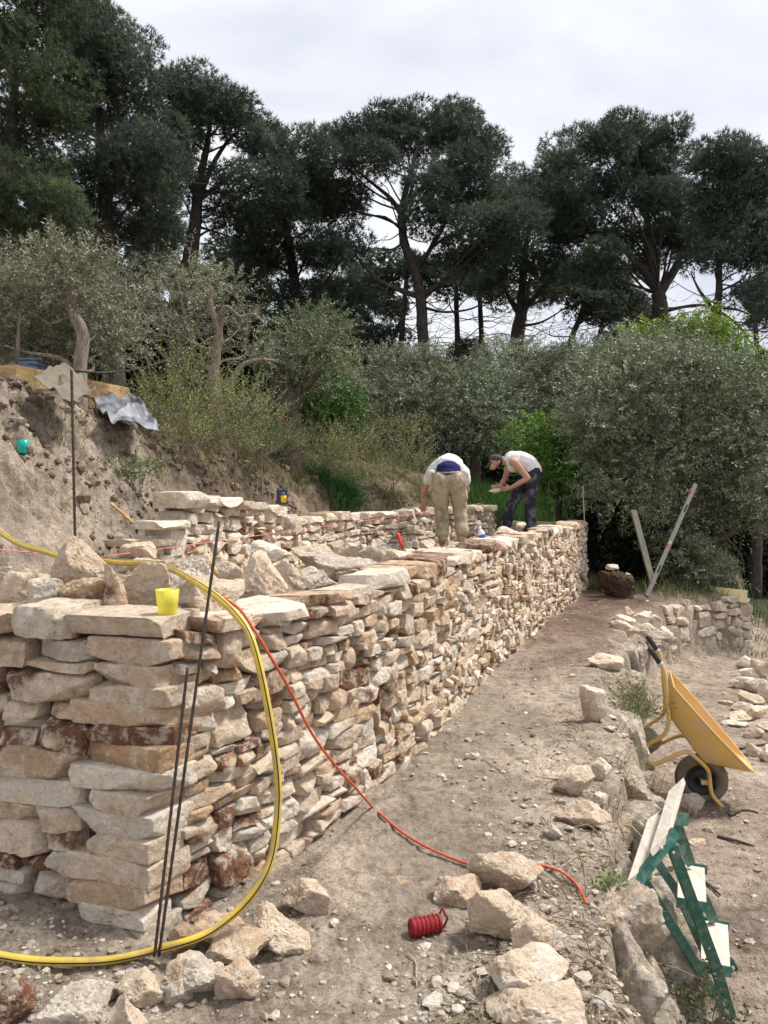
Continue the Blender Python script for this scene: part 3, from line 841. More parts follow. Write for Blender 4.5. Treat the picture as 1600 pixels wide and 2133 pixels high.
# ------------------------------------------------------------------ gravel, clods and straw
def scatter_mesh(P, size, seed, tints, flat=.7):
    """many pebbles in one mesh: P (N,3) feet, size (N,)"""
    r = np.random.RandomState(seed); D, F = ICO[1]; N = len(P)
    q = D[None] * (1 + r.uniform(-.32, .25, (N, len(D), 1)))
    q = q * r.uniform(.6, 1.15, (N, 1, 3)); q[..., 2] *= flat
    a = r.uniform(0, 6.28, N)[:, None]
    X = q[..., 0] * np.cos(a) - q[..., 1] * np.sin(a); Y = q[..., 0] * np.sin(a) + q[..., 1] * np.cos(a)
    V = np.stack([X, Y, q[..., 2] + .15], -1) * (size / 2)[:, None, None] + P[:, None]
    Fs = (F[None] + (np.arange(N) * len(D))[:, None, None]).reshape(-1, 3)
    t = np.asarray(tints)[r.randint(0, len(tints), N)] * r.uniform(.75, 1.2, (N, 1))
    return V.reshape(-1, 3), Fs, np.repeat(t, len(D), 0)
def view_points(n, seed, ylo, yhi, xlo, xhi):
    """ground points spread evenly over what the eye sees: denser near"""
    r = np.random.RandomState(seed)
    d = 1 / r.uniform(1 / yhi, 1 / ylo, n); x = r.uniform(xlo, xhi, n) * d
    return x, d
def mat_tint(name, rough=.9, bscale=60, bd=.01):
    m, ns, ls, b = new_mat(name); v = coords(ns, ls, False)
    at = ns.new('ShaderNodeAttribute'); at.attribute_name = 'tint'
    c = mixc(ns, ls, 1.0, at.outputs['Color'], ramp(ns, ls, noise(ns, ls, v, bscale, 4, .7), [(.3, G3(.6)), (.6, G3(1.1))]), 'MULTIPLY')
    ls.new(c, b.inputs['Base Color']); b.inputs['Roughness'].default_value = rough; b.inputs['Specular IOR Level'].default_value = .2
    bump(ns, ls, b, noise(ns, ls, v, bscale * 2, 5, .7), bd)
    return m
M['pebble'] = mat_tint('pebble'); M['clod'] = mat_tint('clod', .97, 45, .02)
x, y = view_points(19000, 3, 1.9, 13.5, -.62, .85)
sE, sF = sdist(x, y, EDGE), sdist(x, y, FW)
den = .35 + .6 * (fbm(np.stack([x * 1.3, y * 1.3, 0 * x], -1), 3) > .02) + .5 * (np.abs(sE - .3) < .3) + .25 * (sE < 0)
keep = (sF < -.02) & (np.random.RandomState(4).rand(len(x)) < den) & ~((np.hypot((x - .1) / .35, (y - 3.4) / .6) < 1))
x, y = x[keep], y[keep]
sz = np.random.RandomState(5).lognormal(math.log(.013), .6, len(x)).clip(.005, .07) * (.8 + .05 * y)
V, F, t = scatter_mesh(np.stack([x, y, terrain(x, y)], -1), sz, 6, [(.60, .53, .44), (.50, .43, .35), (.38, .30, .22), (.68, .61, .52), (.26, .19, .14)])
o = link('gravel', mesh('gravel', V, F, M['pebble'], False, t)); o['kind'] = 'stuff'
def chips(P, size, seed, tints):
    r = np.random.RandomState(seed); pr = [rock_shape((1, r.uniform(.6, 1), r.uniform(.35, .7)), 800 + k, 2, 8)[0] for k in range(12)]; F = ICO[2][1]; nv = len(pr[0])
    Vs, Ts = [], []
    for k in range(len(P)):
        a = r.uniform(0, 6.28); c, s = math.cos(a), math.sin(a); q = pr[k % 12] * size[k]
        Vs.append(np.stack([q[:, 0] * c - q[:, 1] * s, q[:, 0] * s + q[:, 1] * c, q[:, 2] + size[k] * .12], 1) + P[k]); Ts.append(np.tile(np.array(tints[r.randint(len(tints))]) * r.uniform(.8, 1.15), (nv, 1)))
    n = len(P); return np.vstack(Vs), (F[None] + (np.arange(n) * nv)[:, None, None]).reshape(-1, 3), np.vstack(Ts)
x, y = view_points(2600, 33, 1.9, 12.5, -.62, .85); sE, sF = sdist(x, y, EDGE), sdist(x, y, FW)
rr_ = np.random.RandomState(34)
den = .10 + .5 * (fbm(np.stack([x * 1.6, y * 1.6, 0 * x + 4], -1), 3) > .08) + .5 * (np.abs(sE - .25) < .3) + .3 * (sE < 0)
keep = (sF < -.03) & (rr_.rand(len(x)) < den) & ~((np.hypot((x - .15) / .4, (y - 3.4) / .8) < 1)); x, y = x[keep], y[keep]
sz = rr_.lognormal(math.log(.030), .5, len(x)).clip(.012, .085) * (.7 + .08 * y)
V, F, t = chips(np.stack([x, y, terrain(x, y)], -1), sz, 35, [(.66, .58, .48), (.58, .50, .41), (.72, .66, .57), (.45, .36, .28)])
o = link('stone_chips', mesh('stone_chips', V, F, M['stone'], False, t)); o['kind'] = 'stuff'
# clods and stones of the dug bank
r = np.random.RandomState(9)
x = r.uniform(-5.0, 1.2, 16000); y = r.uniform(3.6, 12.5, 16000); sB = sdist(x, y, BANK)
keep = (sB > -.25) & (sB < 2.6) & (fbm(np.stack([x * 1.1, y * 1.1, 0 * x], -1), 3) > -.05)
x, y, sB = x[keep], y[keep], sB[keep]
sz = r.lognormal(math.log(.042), .65, len(x)).clip(.012, .17)
V, F, t = scatter_mesh(np.stack([x, y, terrain(x, y)], -1), sz, 10, [(.34, .28, .225), (.28, .22, .17), (.22, .165, .125), (.40, .34, .275)], .8)
o = link('soil_clods', mesh('soil_clods', V, F, M['clod'], False, t)); o['kind'] = 'stuff'
# dry straw and stalks trodden into the edge of the path
def straw_mesh(n, seed, sel, llo, lhi, wd):
    r = np.random.RandomState(seed); x, y = view_points(n, seed + 1, 2.0, 9, -.5, .8); k = sel(x, y); x, y = x[k], y[k]; n = len(x)
    a = r.uniform(0, 6.28, n); L = r.uniform(llo, lhi, n)
    D = np.stack([np.cos(a), np.sin(a)], -1)
    V = []
    for f, lift in ((-.5, .004), (0, .018), (.5, .004)):
        px, py = x + D[:, 0] * L * f, y + D[:, 1] * L * f
        z = terrain(px, py) + lift * r.uniform(.5, 2, n)
        for s in (-1, 1): V.append(np.stack([px - D[:, 1] * wd * s, py + D[:, 0] * wd * s, z + .002 * s], -1))
    V = np.stack(V, 1).reshape(-1, 3); b = np.arange(n)[:, None] * 6
    F = np.concatenate([b + [0, 1, 3, 2], b + [2, 3, 5, 4]])
    t = np.repeat(np.array([(.42, .35, .22), (.34, .27, .17), (.25, .18, .11)])[r.randint(0, 3, n)], 6, 0)
    return V, F, t
V, F, t = straw_mesh(5200, 61, lambda x, y: (np.abs(sdist(x, y, EDGE) - .22) < .3 + .1 * np.sin(y * 3)), .04, .16, .0016)
o = link('straw', mesh('straw', V, F, M['pebble'], False, t)); o['kind'] = 'stuff'

# ---- the old dry wall at the far end of the terrace
M['old_stone2'] = M['old_stone']
fr_O, L_O = line_frame(np.array([(4.05, 10.75), (4.5, 11.15), (5.1, 11.5), (5.75, 11.8)]), 20)
oldw = thing('dry_stone_wall', 'old grey overgrown stretch of dry stone wall under the dark olive tree', 'wall', (4.6, 11.2, -.8))
rects = pack(L_O, lambda u: .80 + .05 * math.sin(u * 5), 71, lambda u: .26, lambda u: .13, hrange=(.06, .24))
W = lay(rects, fr_O, -.86, .06, TB, FB, 72, depth=.3, proud=.03, pal=[.2, .3, .1, 0, 0, .5, 0], rough=1.3)
pobj('masonry', W[0], W[1], M['old_stone'], oldw, True, W[2] * .95, 32)
cv = core(fr_O, L_O, -.95, -.1, .12, .5, .06, 1, 12)
pobj('hearting', cv[0], cv[1], M['joint'], oldw, False)
# ------------------------------------------------------------------ plants
def leaf_mat(name, trans=.25, rough=.55, spec=.35):
    m, ns, ls, b = new_mat(name)
    at = ns.new('ShaderNodeAttribute'); at.attribute_name = 'tint'
    ls.new(at.outputs['Color'], b.inputs['Base Color'])
    b.inputs['Roughness'].default_value = rough; b.inputs['Specular IOR Level'].default_value = spec
    tr = ns.new('ShaderNodeBsdfTranslucent'); ls.new(at.outputs['Color'], tr.inputs['Color'])
    mx = ns.new('ShaderNodeMixShader'); mx.inputs[0].default_value = trans
    out = [n for n in ns if n.type == 'OUTPUT_MATERIAL'][0]
    ls.new(b.outputs[0], mx.inputs[1]); ls.new(tr.outputs[0], mx.inputs[2]); ls.new(mx.outputs[0], out.inputs['Surface'])
    return m
def bark_mat(name, lo, hi, sc=14):
    m, ns, ls, b = new_mat(name); v = coords(ns, ls)
    mp = ns.new('ShaderNodeMapping'); mp.inputs['Scale'].default_value = (1, 1, .3); ls.new(v, mp.inputs['Vector'])
    n = noise(ns, ls, mp.outputs[0], sc, 7, .7, .6)
    ls.new(ramp(ns, ls, n, [(.32, lo), (.66, hi)]), b.inputs['Base Color']); b.inputs['Roughness'].default_value = .95
    b.inputs['Specular IOR Level'].default_value = .15
    bump(ns, ls, b, n, .04); return m
M['needle'] = leaf_mat('pine_needle', .30, .6, .25)
M['leaf'] = leaf_mat('leaf', .28)
M['silver_leaf'] = leaf_mat('olive_leaf', .15, .5, .4)
M['pine_bark'] = bark_mat('pine_bark', (.035, .028, .026), (.12, .095, .085))
M['olive_bark'] = bark_mat('olive_bark', (.13, .105, .085), (.44, .37, .30), 22)
M['olive_bark_dark'] = bark_mat('dark_olive_bark', (.035, .03, .026), (.15, .125, .10), 22)

def unit(v): return v / (np.linalg.norm(v, axis=-1, keepdims=True) + 1e-9)
def sph(r, n): return unit(r.normal(size=(n, 3)))
def needles(P, D, seed, tint, n=7, L=(.10, .20), w=.0125, spread=.75):
    """tufts of needles: n thin triangles at each P, fanning round D"""
    r = np.random.RandomState(seed); N = len(P)
    d = unit(D[:, None] + r.normal(0, spread, (N, n, 3)))
    l = r.uniform(*L, (N, n, 1)); s = unit(np.cross(d, r.normal(size=(N, n, 3)))) * w
    b = P[:, None] + d * .01
    V = np.stack([b - s, b + s, b + d * l], 2).reshape(-1, 3)
    F = np.arange(N * n * 3).reshape(-1, 3)
    t = np.asarray(tint)[r.randint(0, len(tint), N)] * r.uniform(.7, 1.25, (N, 1))
    return V, F, np.repeat(t, n * 3, 0)
def sprays(P, D, seed, tint, stem=(.18, .34), leaves=12, L=(.045, .075), w=.011, droop=.25, fan=.9, jit=.3):
    """leafy twigs: at each P a twig along D with leaves in pairs (each leaf a folded diamond)"""
    r = np.random.RandomState(seed); N = len(P)
    D = unit(D); S = r.uniform(*stem, (N, 1, 1)) * (1 + .9 * (r.rand(N, 1, 1) < .10))
    t = np.linspace(.15, 1, leaves)[None, :, None] + r.uniform(-.05, .05, (N, leaves, 1))
    side = unit(np.cross(D, r.normal(size=(N, 3))))[:, None]
    up = np.cross(D[:, None], side)
    a = (np.arange(leaves) * 2.4)[None, :, None] + r.uniform(-.4, .4, (N, leaves, 1))
    o = side * np.cos(a) + up * np.sin(a)
    base = P[:, None] + D[:, None] * t * S - np.array([0, 0, 1]) * (t * t * S * droop)
    ld = unit(D[:, None] * .75 + o * fan + r.normal(0, jit, (N, leaves, 3)) - np.array([0, 0, droop * .6]))
    l = r.uniform(*L, (N, leaves, 1)); nn = unit(np.cross(ld, r.normal(size=(N, leaves, 3)))) * w * r.uniform(.7, 1.2, (N, leaves, 1))
    V = np.stack([base, base + ld * l * .45 - nn, base + ld * l, base + ld * l * .45 + nn], 2).reshape(-1, 3)
    F = np.arange(N * leaves * 4).reshape(-1, 4)
    tn = np.asarray(tint); c = tn[r.randint(0, len(tn), N * leaves)] * r.uniform(.75, 1.25, (N * leaves, 1))
    # thin twig strips
    q = unit(np.cross(D, r.normal(size=(N, 3)))) * .0025
    e = P + D * S[:, 0] - np.array([0, 0, 1]) * (S[:, 0] * droop)
    tv = np.stack([P - q, P + q, e + q * .4, e - q * .4], 1).reshape(-1, 3)
    tf = np.arange(N * 4).reshape(-1, 4) + len(V)
    return np.vstack([V, tv]), np.vstack([F, tf]), np.vstack([np.repeat(c, 4, 0), np.tile(np.array([.13, .115, .085]), (N * 4, 1))])
def lobes(d, L, seed, depth=1.0):
    r = np.random.RandomState(seed); out = []
    for q in L:
        dd = d + (q[4] if len(q) > 4 else r.uniform(-.9, .9) * depth)
        out.append((U(q[0], q[1], dd), np.array([q[2] * dd / 1600, .5 * (q[2] + q[3]) * dd / 1600, q[3] * dd / 1600])))
    return out
def limb(a, b, ra, rb, r, sag=.12, n=6):
    a, b = np.asarray(a, float), np.asarray(b, float); L = np.linalg.norm(b - a)
    m1 = a + (b - a) * .35 + r.normal(0, sag * .5, 3) * L + np.array([0, 0, -sag * .4 * L]); m2 = a + (b - a) * .7 + r.normal(0, sag * .4, 3) * L
    P = spline([a, m1, m2, b], 3)
    return tube(P, np.linspace(ra, rb, len(P)), n, False)
def trunk_tube(path, radii, n=10, seed=0, rough=.12):
    P = spline(path, 8); R = np.interp(np.linspace(0, 1, len(P)), np.linspace(0, 1, len(radii)), radii)
    V, F = tube(P, R, n); c = np.repeat(P, n, 0)
    return np.vstack([c + (V - c) * (1 + rough * fbm(V[:len(c)] * np.array([9, 9, 3]) + seed, 2)[:, None] * 2), V[len(c):]]), F
def plant(name, cat, label, group, d, path, radii, L, kind, dens, seed, bark, tint, limbs=(), depth=1.0, subs=7, twigs=True, clump=.42, leafkw={}, basez=None, upb=.45, matn=None, shell=.55):
    """a tree or bush: trunk with limbs reaching into every lobe of the crown, and the crown of leaves. path in photo pixels at distance d"""
    r = np.random.RandomState(seed)
    W = [U(px, py, d) if not isinstance(px, tuple) else np.array(px) for px, py in path]
    b = W[0].copy(); b[2] = min(tz(b[0], b[1]) - .15, b[2]) if basez is None else basez
    if np.linalg.norm(b - W[0]) > .25: W = [b] + W; radii = [radii[0] * 1.25] + list(radii)
    else: W[0] = b
    root = thing(name, label, cat, W[0], group)
    tp = [trunk_tube(W, radii, 12, seed)]
    TP = spline(W, 8); TR = np.interp(np.linspace(0, 1, len(TP)), np.linspace(0, 1, len(radii)), radii)
    for q in limbs:                              # named limbs seen in the photo: radius, then pixel points
        P = spline([U(px, py, d) for px, py in q[1:]], 6); tp.append(tube(P, np.linspace(q[0], q[0] * .3, len(P)), 8, False))
    LB = lobes(d, L, seed + 1, depth)
    pts, dirs, cf = [], [], []
    for c, R in LB:
        j = np.argmin(np.linalg.norm(TP - (c - np.array([0, 0, .5 * R[2] + .25 * np.linalg.norm(c - TP[-1])])), axis=1))
        ra = max(.010, min(TR[j] * .34, .05 * R.max() ** .5))
        tp.append(limb(TP[j], c, ra, ra * .35, r))
        nS = max(5, int(subs * (R.prod() ** (1 / 3)) / clump * .85)) if kind == 'pine' else subs
        for k in range(nS):
            sd = sph(r, 1)[0]; sd[2] = sd[2] * .9 + .1
            sc = c + sd * R * r.uniform(.35, .95)
            if twigs: tp.append(limb(c + (sc - c) * r.uniform(0, .3), sc, ra * .35, .006, r, .1, 4))
            cr = clump * r.uniform(.65, 1.3)
            n = max(8, int(dens * cr * cr * (620 if kind == 'pine' else 60)))
            dd = sph(r, n); dd[:, 2] = dd[:, 2] * .9 + .15
            rad = r.uniform(shell, 1, (n, 1)) ** .7
            p = sc + unit(dd) * rad * cr * np.array([1.15, 1.15, .72])
            cf.append(np.full(n, r.uniform(.62, 1.38))); pts.append(p); dirs.append(unit(dd * .8 + (p - c) / R.max() * .4 + np.array([0, 0, upb]) + r.normal(0, .25, (n, 3))))
    if kind == 'pine':                               # dead lower branches and twigs
        for k in range(18):
            j = int(len(TP) * r.uniform(.22, .75)); a = r.uniform(0, 6.28); ln = r.uniform(1.0, 3.2)
            o = np.array([math.cos(a), math.sin(a), r.uniform(-.25, .35)]); e = TP[j] + o * ln
            tp.append(limb(TP[j], e, .022, .006, r, .16, 5))
            for q in range(4):
                m_ = TP[j] + o * ln * r.uniform(.4, 1); tp.append(limb(m_, m_ + (o + r.normal(0, .7, 3)) * r.uniform(.3, .9) + np.array([0, 0, -.15]), .008, .003, r, .15, 3))
    pts, dirs = np.vstack(pts), np.vstack(dirs)
    if kind == 'pine': V, F, t = needles(pts, dirs, seed + 2, tint, **leafkw)
    else: V, F, t = sprays(pts, dirs, seed + 2, tint, **leafkw)
    cf = np.concatenate(cf); k_ = leafkw.get('n', 7) * 3 if kind == 'pine' else leafkw.get('leaves', 12) * 4; f_ = np.repeat(cf, k_); t[:len(f_)] *= f_[:, None]
    tv = merge(tp)
    pobj('trunk', tv[0], tv[1], bark, root)
    pobj('crown', V, F, M[matn or ('needle' if kind == 'pine' else 'silver_leaf')], root, False, t)
    return root
PINE = [(.076, .104, .084), (.094, .124, .088), (.118, .146, .084), (.064, .092, .082)]  # needle greens lightened and blued: the hazy veil is put into the colour
PINE_L = [(.104, .140, .066), (.126, .160, .070), (.084, .116, .066), (.066, .096, .070)]
OLIVE = [(.19, .20, .125), (.25, .26, .175), (.32, .33, .24), (.13, .15, .085), (.26, .26, .15)]
OLIVE_D = [(.15, .19, .105), (.215, .25, .155), (.10, .13, .07), (.28, .31, .21)]
OLIVE_G = [(.13, .175, .075), (.18, .22, .11), (.24, .28, .16), (.09, .125, .055)]
BRIGHT = [(.10, .22, .025), (.15, .29, .04), (.07, .16, .02), (.20, .30, .05)]
LIME = [(.20, .27, .04), (.26, .31, .06), (.13, .21, .03)]
PG = 'tall pines behind the olive trees'
pk = dict(bark=M['pine_bark'], kind='pine', clump=.56)
plant('pine_tree', 'pine', 'nearest tall pine filling the top left corner, lighter green foliage', PG, 15.5, [(20, 620), (10, 480), (22, 300), (35, 120)], [.2, .17, .12, .05],
      [(40, 40, 90, 80), (10, 130, 100, 70), (80, 170, 70, 60), (95, 260, 80, 60), (20, 280, 90, 70), (60, 370, 100, 60), (-40, 400, 80, 90), (40, 470, 110, 55), (110, 420, 60, 60), (80, 0, 60, 60)], dens=.85, seed=101, tint=PINE_L, depth=1.4, leafkw=dict(L=(.07, .14), w=.008, n=11), **pk)
plant('pine_tree', 'pine', 'tall dense dark pine right of the corner pine, its top reaching the upper picture edge', PG, 18.5, [(235, 620), (225, 520), (215, 350), (195, 120)], [.24, .2, .14, .05],
      [(165, 20, 60, 60), (195, 70, 60, 50), (235, 110, 60, 55), (290, 130, 42, 48), (170, 150, 70, 60), (230, 210, 90, 60), (160, 260, 90, 70), (285, 260, 70, 60), (330, 310, 50, 50), (230, 330, 100, 60), (150, 390, 90, 70), (290, 400, 90, 60), (210, 460, 120, 60), (330, 460, 60, 60), (120, 500, 90, 50)],
      dens=.8, seed=102, tint=PINE, depth=1.6, leafkw=dict(L=(.08, .16), w=.010, n=9), limbs=[(.05, (215, 470), (240, 560), (255, 580)), (.04, (225, 480), (300, 440), (330, 400))], **pk)
plant('pine_tree', 'pine', 'narrow pine with bare forked limbs showing against the sky, left of centre', PG, 22, [(370, 660), (395, 540), (408, 450), (415, 380), (432, 300), (440, 230)], [.26, .22, .17, .12, .08, .04],
      [(440, 190, 52, 38), (480, 230, 48, 50), (410, 215, 48, 45), (372, 200, 34, 36), (360, 250, 46, 60), (400, 290, 40, 40), (505, 290, 44, 40), (560, 280, 27, 32), (540, 330, 42, 32), (345, 330, 46, 60), (370, 400, 50, 50), (500, 370, 40, 36), (560, 380, 40, 40), (480, 460, 50, 30), (340, 480, 50, 50)],
      dens=.62, seed=103, tint=PINE, limbs=[(.1, (408, 430), (440, 350), (470, 300), (500, 270)), (.08, (410, 420), (455, 385), (510, 340), (555, 300)), (.08, (408, 410), (380, 350), (370, 280)), (.06, (415, 395), (450, 400), (500, 400)), (.05, (403, 470), (440, 480), (500, 500))], **pk)
plant('pine_tree', 'pine', 'broad dark pine left of the central pine, low branches spreading over the olives', PG, 25, [(610, 780), (612, 680), (615, 600), (600, 500), (590, 420)], [.26, .22, .18, .12, .06],
      [(600, 350, 50, 36), (560, 420, 60, 45), (640, 400, 60, 45), (590, 470, 80, 45), (680, 450, 60, 45), (540, 500, 60, 40), (650, 520, 80, 40), (720, 520, 60, 40), (560, 560, 70, 40), (690, 590, 80, 36), (600, 620, 80, 34), (500, 600, 50, 40), (750, 620, 60, 30)],
      dens=.66, seed=104, tint=PINE, depth=1.8, **pk)
plant('pine_tree', 'pine', 'big central pine with a bent grey trunk and a dark domed crown', PG, 24, [(886, 800), (881, 700), (876, 620), (864, 560), (842, 505), (838, 440), (850, 380), (870, 310)], [.21, .18, .165, .15, .14, .11, .08, .04],
      [(650, 310, 30, 26), (705, 300, 52, 36), (690, 350, 56, 30), (745, 280, 34, 28), (800, 265, 42, 36), (860, 250, 62, 34), (925, 260, 60, 38), (975, 290, 44, 40), (1010, 330, 28, 46), (870, 320, 90, 36), (950, 350, 76, 38), (905, 400, 74, 34), (985, 410, 76, 38), (1050, 430, 70, 40), (1090, 470, 36, 36), (780, 340, 40, 24), (930, 460, 86, 34), (1020, 490, 80, 34), (720, 420, 40, 40), (660, 420, 50, 40), (960, 540, 80, 26)],
      dens=.72, seed=105, tint=PINE, depth=1.5, limbs=[(.10, (874, 618), (845, 608), (790, 585), (760, 555), (740, 530)), (.09, (866, 570), (890, 530), (915, 490), (930, 460)), (.09, (838, 450), (815, 415), (780, 385), (730, 345)), (.07, (842, 440), (860, 380), (850, 330)), (.07, (840, 430), (880, 390), (930, 350)), (.05, (842, 505), (815, 520), (780, 515)), (.05, (880, 640), (930, 650), (990, 640), (1020, 610))], **pk)
plant('pine_tree', 'pine', 'pine with a short stout forking trunk between the central and the right hand pine', PG, 28, [(1072, 790), (1078, 700), (1086, 650), (1088, 600), (1095, 520), (1110, 430)], [.28, .25, .22, .16, .1, .05],
      [(1075, 380, 46, 30), (1130, 380, 60, 36), (1170, 350, 46, 36), (1110, 440, 80, 44), (1180, 430, 60, 46), (1150, 500, 80, 44), (1060, 520, 70, 36), (1110, 560, 90, 36), (1190, 560, 70, 36), (1040, 590, 60, 30), (1150, 610, 60, 26)],
      dens=.62, seed=106, tint=PINE_L[1:] + PINE, depth=1.8, limbs=[(.1, (1084, 660), (1060, 620), (1040, 570)), (.1, (1086, 655), (1120, 610), (1160, 560)), (.06, (1082, 680), (1130, 670), (1180, 640))], **pk)
plant('pine_tree', 'pine', 'largest pine on the right, three thick limbs fanning from a low fork', PG, 26, [(1372, 790), (1372, 700), (1375, 640), (1370, 610)], [.32, .28, .26, .22],
      [(1310, 270, 44, 26), (1250, 300, 54, 36), (1350, 290, 50, 30), (1400, 300, 44, 34), (1200, 340, 54, 46), (1300, 340, 80, 40), (1390, 360, 70, 40), (1180, 410, 60, 44), (1260, 410, 90, 44), (1350, 420, 80, 44), (1430, 430, 60, 44), (1220, 480, 90, 44), (1310, 490, 90, 40), (1400, 500, 80, 40), (1220, 550, 80, 34), (1460, 520, 60, 30), (1300, 560, 70, 28), (1480, 460, 50, 40)],
      dens=.74, seed=107, tint=PINE, depth=2.2, limbs=[(.16, (1372, 615), (1345, 570), (1300, 520), (1250, 485), (1190, 465)), (.17, (1371, 612), (1360, 560), (1350, 500), (1345, 430)), (.16, (1375, 612), (1405, 560), (1430, 510), (1470, 470)), (.07, (1378, 650), (1420, 640), (1460, 635), (1490, 645))], **pk)
plant('pine_tree', 'pine', 'slender leaning pine at the right picture edge with thin drooping bare branches', PG, 21, [(1525, 800), (1512, 740), (1506, 690), (1494, 655), (1498, 600), (1500, 520), (1520, 430)], [.14, .13, .12, .11, .09, .07, .04],
      [(1500, 320, 46, 26), (1550, 345, 46, 36), (1480, 360, 46, 36), (1590, 390, 44, 50), (1530, 400, 66, 40), (1480, 430, 50, 40), (1580, 460, 56, 50), (1520, 480, 66, 34), (1610, 530, 50, 60), (1560, 540, 50, 26), (1600, 620, 40, 36), (1480, 540, 50, 22)],
      dens=.62, seed=108, tint=PINE, limbs=[(.06, (1494, 655), (1460, 610), (1440, 570)), (.04, (1500, 650), (1540, 680), (1580, 740), (1600, 760)), (.04, (1498, 640), (1550, 650), (1610, 690)), (.03, (1502, 660), (1530, 720), (1560, 740))], **pk)
thin = [(835, 32, 'dark thin pine trunk leaning just left of the central pine', [(835, 760), (838, 680), (845, 600), (850, 540)], [(830, 560, 60, 36), (780, 600, 60, 30), (880, 560, 50, 30)]),
        (800, 34, 'leaning dark pine trunk crossing left behind the central pine', [(790, 780), (810, 720), (835, 670), (850, 620)], [(740, 560, 60, 36), (800, 640, 50, 24)]),
        (955, 33, 'straight slim pine trunk right of the central pine', [(955, 790), (953, 700), (950, 600), (955, 540)], [(950, 560, 60, 40), (920, 600, 50, 26), (990, 590, 40, 24)]),
        (1003, 33, 'second straight slim pine trunk right of the central pine', [(1004, 790), (1003, 700), (1000, 620), (1005, 550)], [(1010, 560, 50, 36), (1030, 610, 46, 26)]),
        (1180, 31, 'slim pine trunk leaning right in the gap left of the largest pine', [(1165, 790), (1185, 720), (1215, 640), (1225, 580)], [(1220, 590, 60, 40), (1170, 600, 50, 30), (1240, 640, 50, 26)]),
        (1245, 33, 'slim pine trunk nearer the largest pine, leaning right', [(1240, 790), (1250, 700), (1260, 620), (1265, 560)], [(1270, 600, 60, 40), (1300, 640, 56, 26), (1250, 660, 40, 20)]),
        (1320, 36, 'low dark pine foliage left behind the fork of the largest pine', [(1330, 790), (1325, 700), (1320, 640)], [(1310, 650, 56, 36), (1340, 690, 56, 30), (1290, 700, 50, 30)]),
        (1560, 36, 'far pine showing low at the right picture edge', [(1580, 800), (1575, 700), (1570, 620)], [(1560, 600, 60, 36), (1600, 660, 50, 36)]),
        (690, 33, 'shaded pine filling the gap left of the central pine', [(700, 780), (705, 680), (700, 600)], [(690, 640, 70, 40), (740, 670, 50, 30), (640, 660, 60, 36), (720, 690, 70, 24), (800, 705, 56, 20), (640, 705, 70, 24)]),
        (480, 30, 'shaded pine low behind the second olive tree', [(470, 760), (472, 640), (470, 540)], [(470, 540, 70, 46), (440, 600, 60, 40), (520, 620, 60, 40), (480, 670, 70, 40), (540, 560, 50, 40), (560, 690, 60, 28), (400, 690, 60, 30)]),
        (330, 27, 'shaded pine in the dark wood between the first two olive trees', [(330, 700), (325, 600), (320, 500)], [(330, 520, 70, 46), (290, 580, 70, 46), (370, 590, 60, 46), (320, 650, 80, 40), (250, 640, 60, 40)]),
        (120, 26, 'shaded pine in the dark wood behind the first olive tree', [(130, 680), (125, 560), (120, 480)], [(120, 480, 90, 50), (60, 540, 90, 50), (190, 550, 80, 50), (110, 610, 100, 46), (20, 620, 80, 46), (220, 600, 60, 46)])]
for k, (px, d, label, path, L) in enumerate(thin):
    plant('pine_tree', 'pine', label, 'thin and shaded pines deeper in the wood', d, path, [.12, .115, .095, .06][:len(path)], L, dens=.62, seed=130 + k, tint=PINE, depth=2.0, subs=6, leafkw=dict(w=.02), **pk)
# wood beyond, read as one mass
r = np.random.RandomState(3); pts = []
for (px, py, rx, ry, d) in [(60, 650, 120, 60, 40), (60, 740, 120, 60, 26), (200, 720, 130, 60, 27), (340, 720, 120, 60, 27), (470, 740, 120, 60, 28), (600, 770, 120, 50, 29), (730, 790, 100, 40, 30), (280, 800, 260, 50, 33), (250, 680, 150, 60, 42), (430, 700, 130, 50, 44), (600, 730, 120, 40, 46), (740, 745, 100, 36, 50), (975, 745, 46, 40, 60), (1150, 765, 80, 30, 55), (1590, 765, 50, 30, 50), (860, 770, 100, 30, 55), (1300, 760, 120, 34, 55), (1440, 780, 90, 30, 60), (880, 900, 900, 110, 60)]:
    n = int(rx * ry * .5); q = sph(r, n) * r.uniform(.2, 1, (n, 1)) ** .4
    c = U(px, py, d); pts.append(c + q * np.array([rx, rx * .4, ry]) * d / 1600)
pts = np.vstack(pts)
V, F, t = needles(pts, unit(r.normal(size=pts.shape) + np.array([0, 0, .5])), 5, [(.03, .045, .03), (.04, .055, .03), (.022, .034, .026)], n=6, L=(.3, .6), w=.05)
o = link('far_wood', mesh('far_wood', V, F, M['needle'], False, t)); o['kind'] = 'stuff'

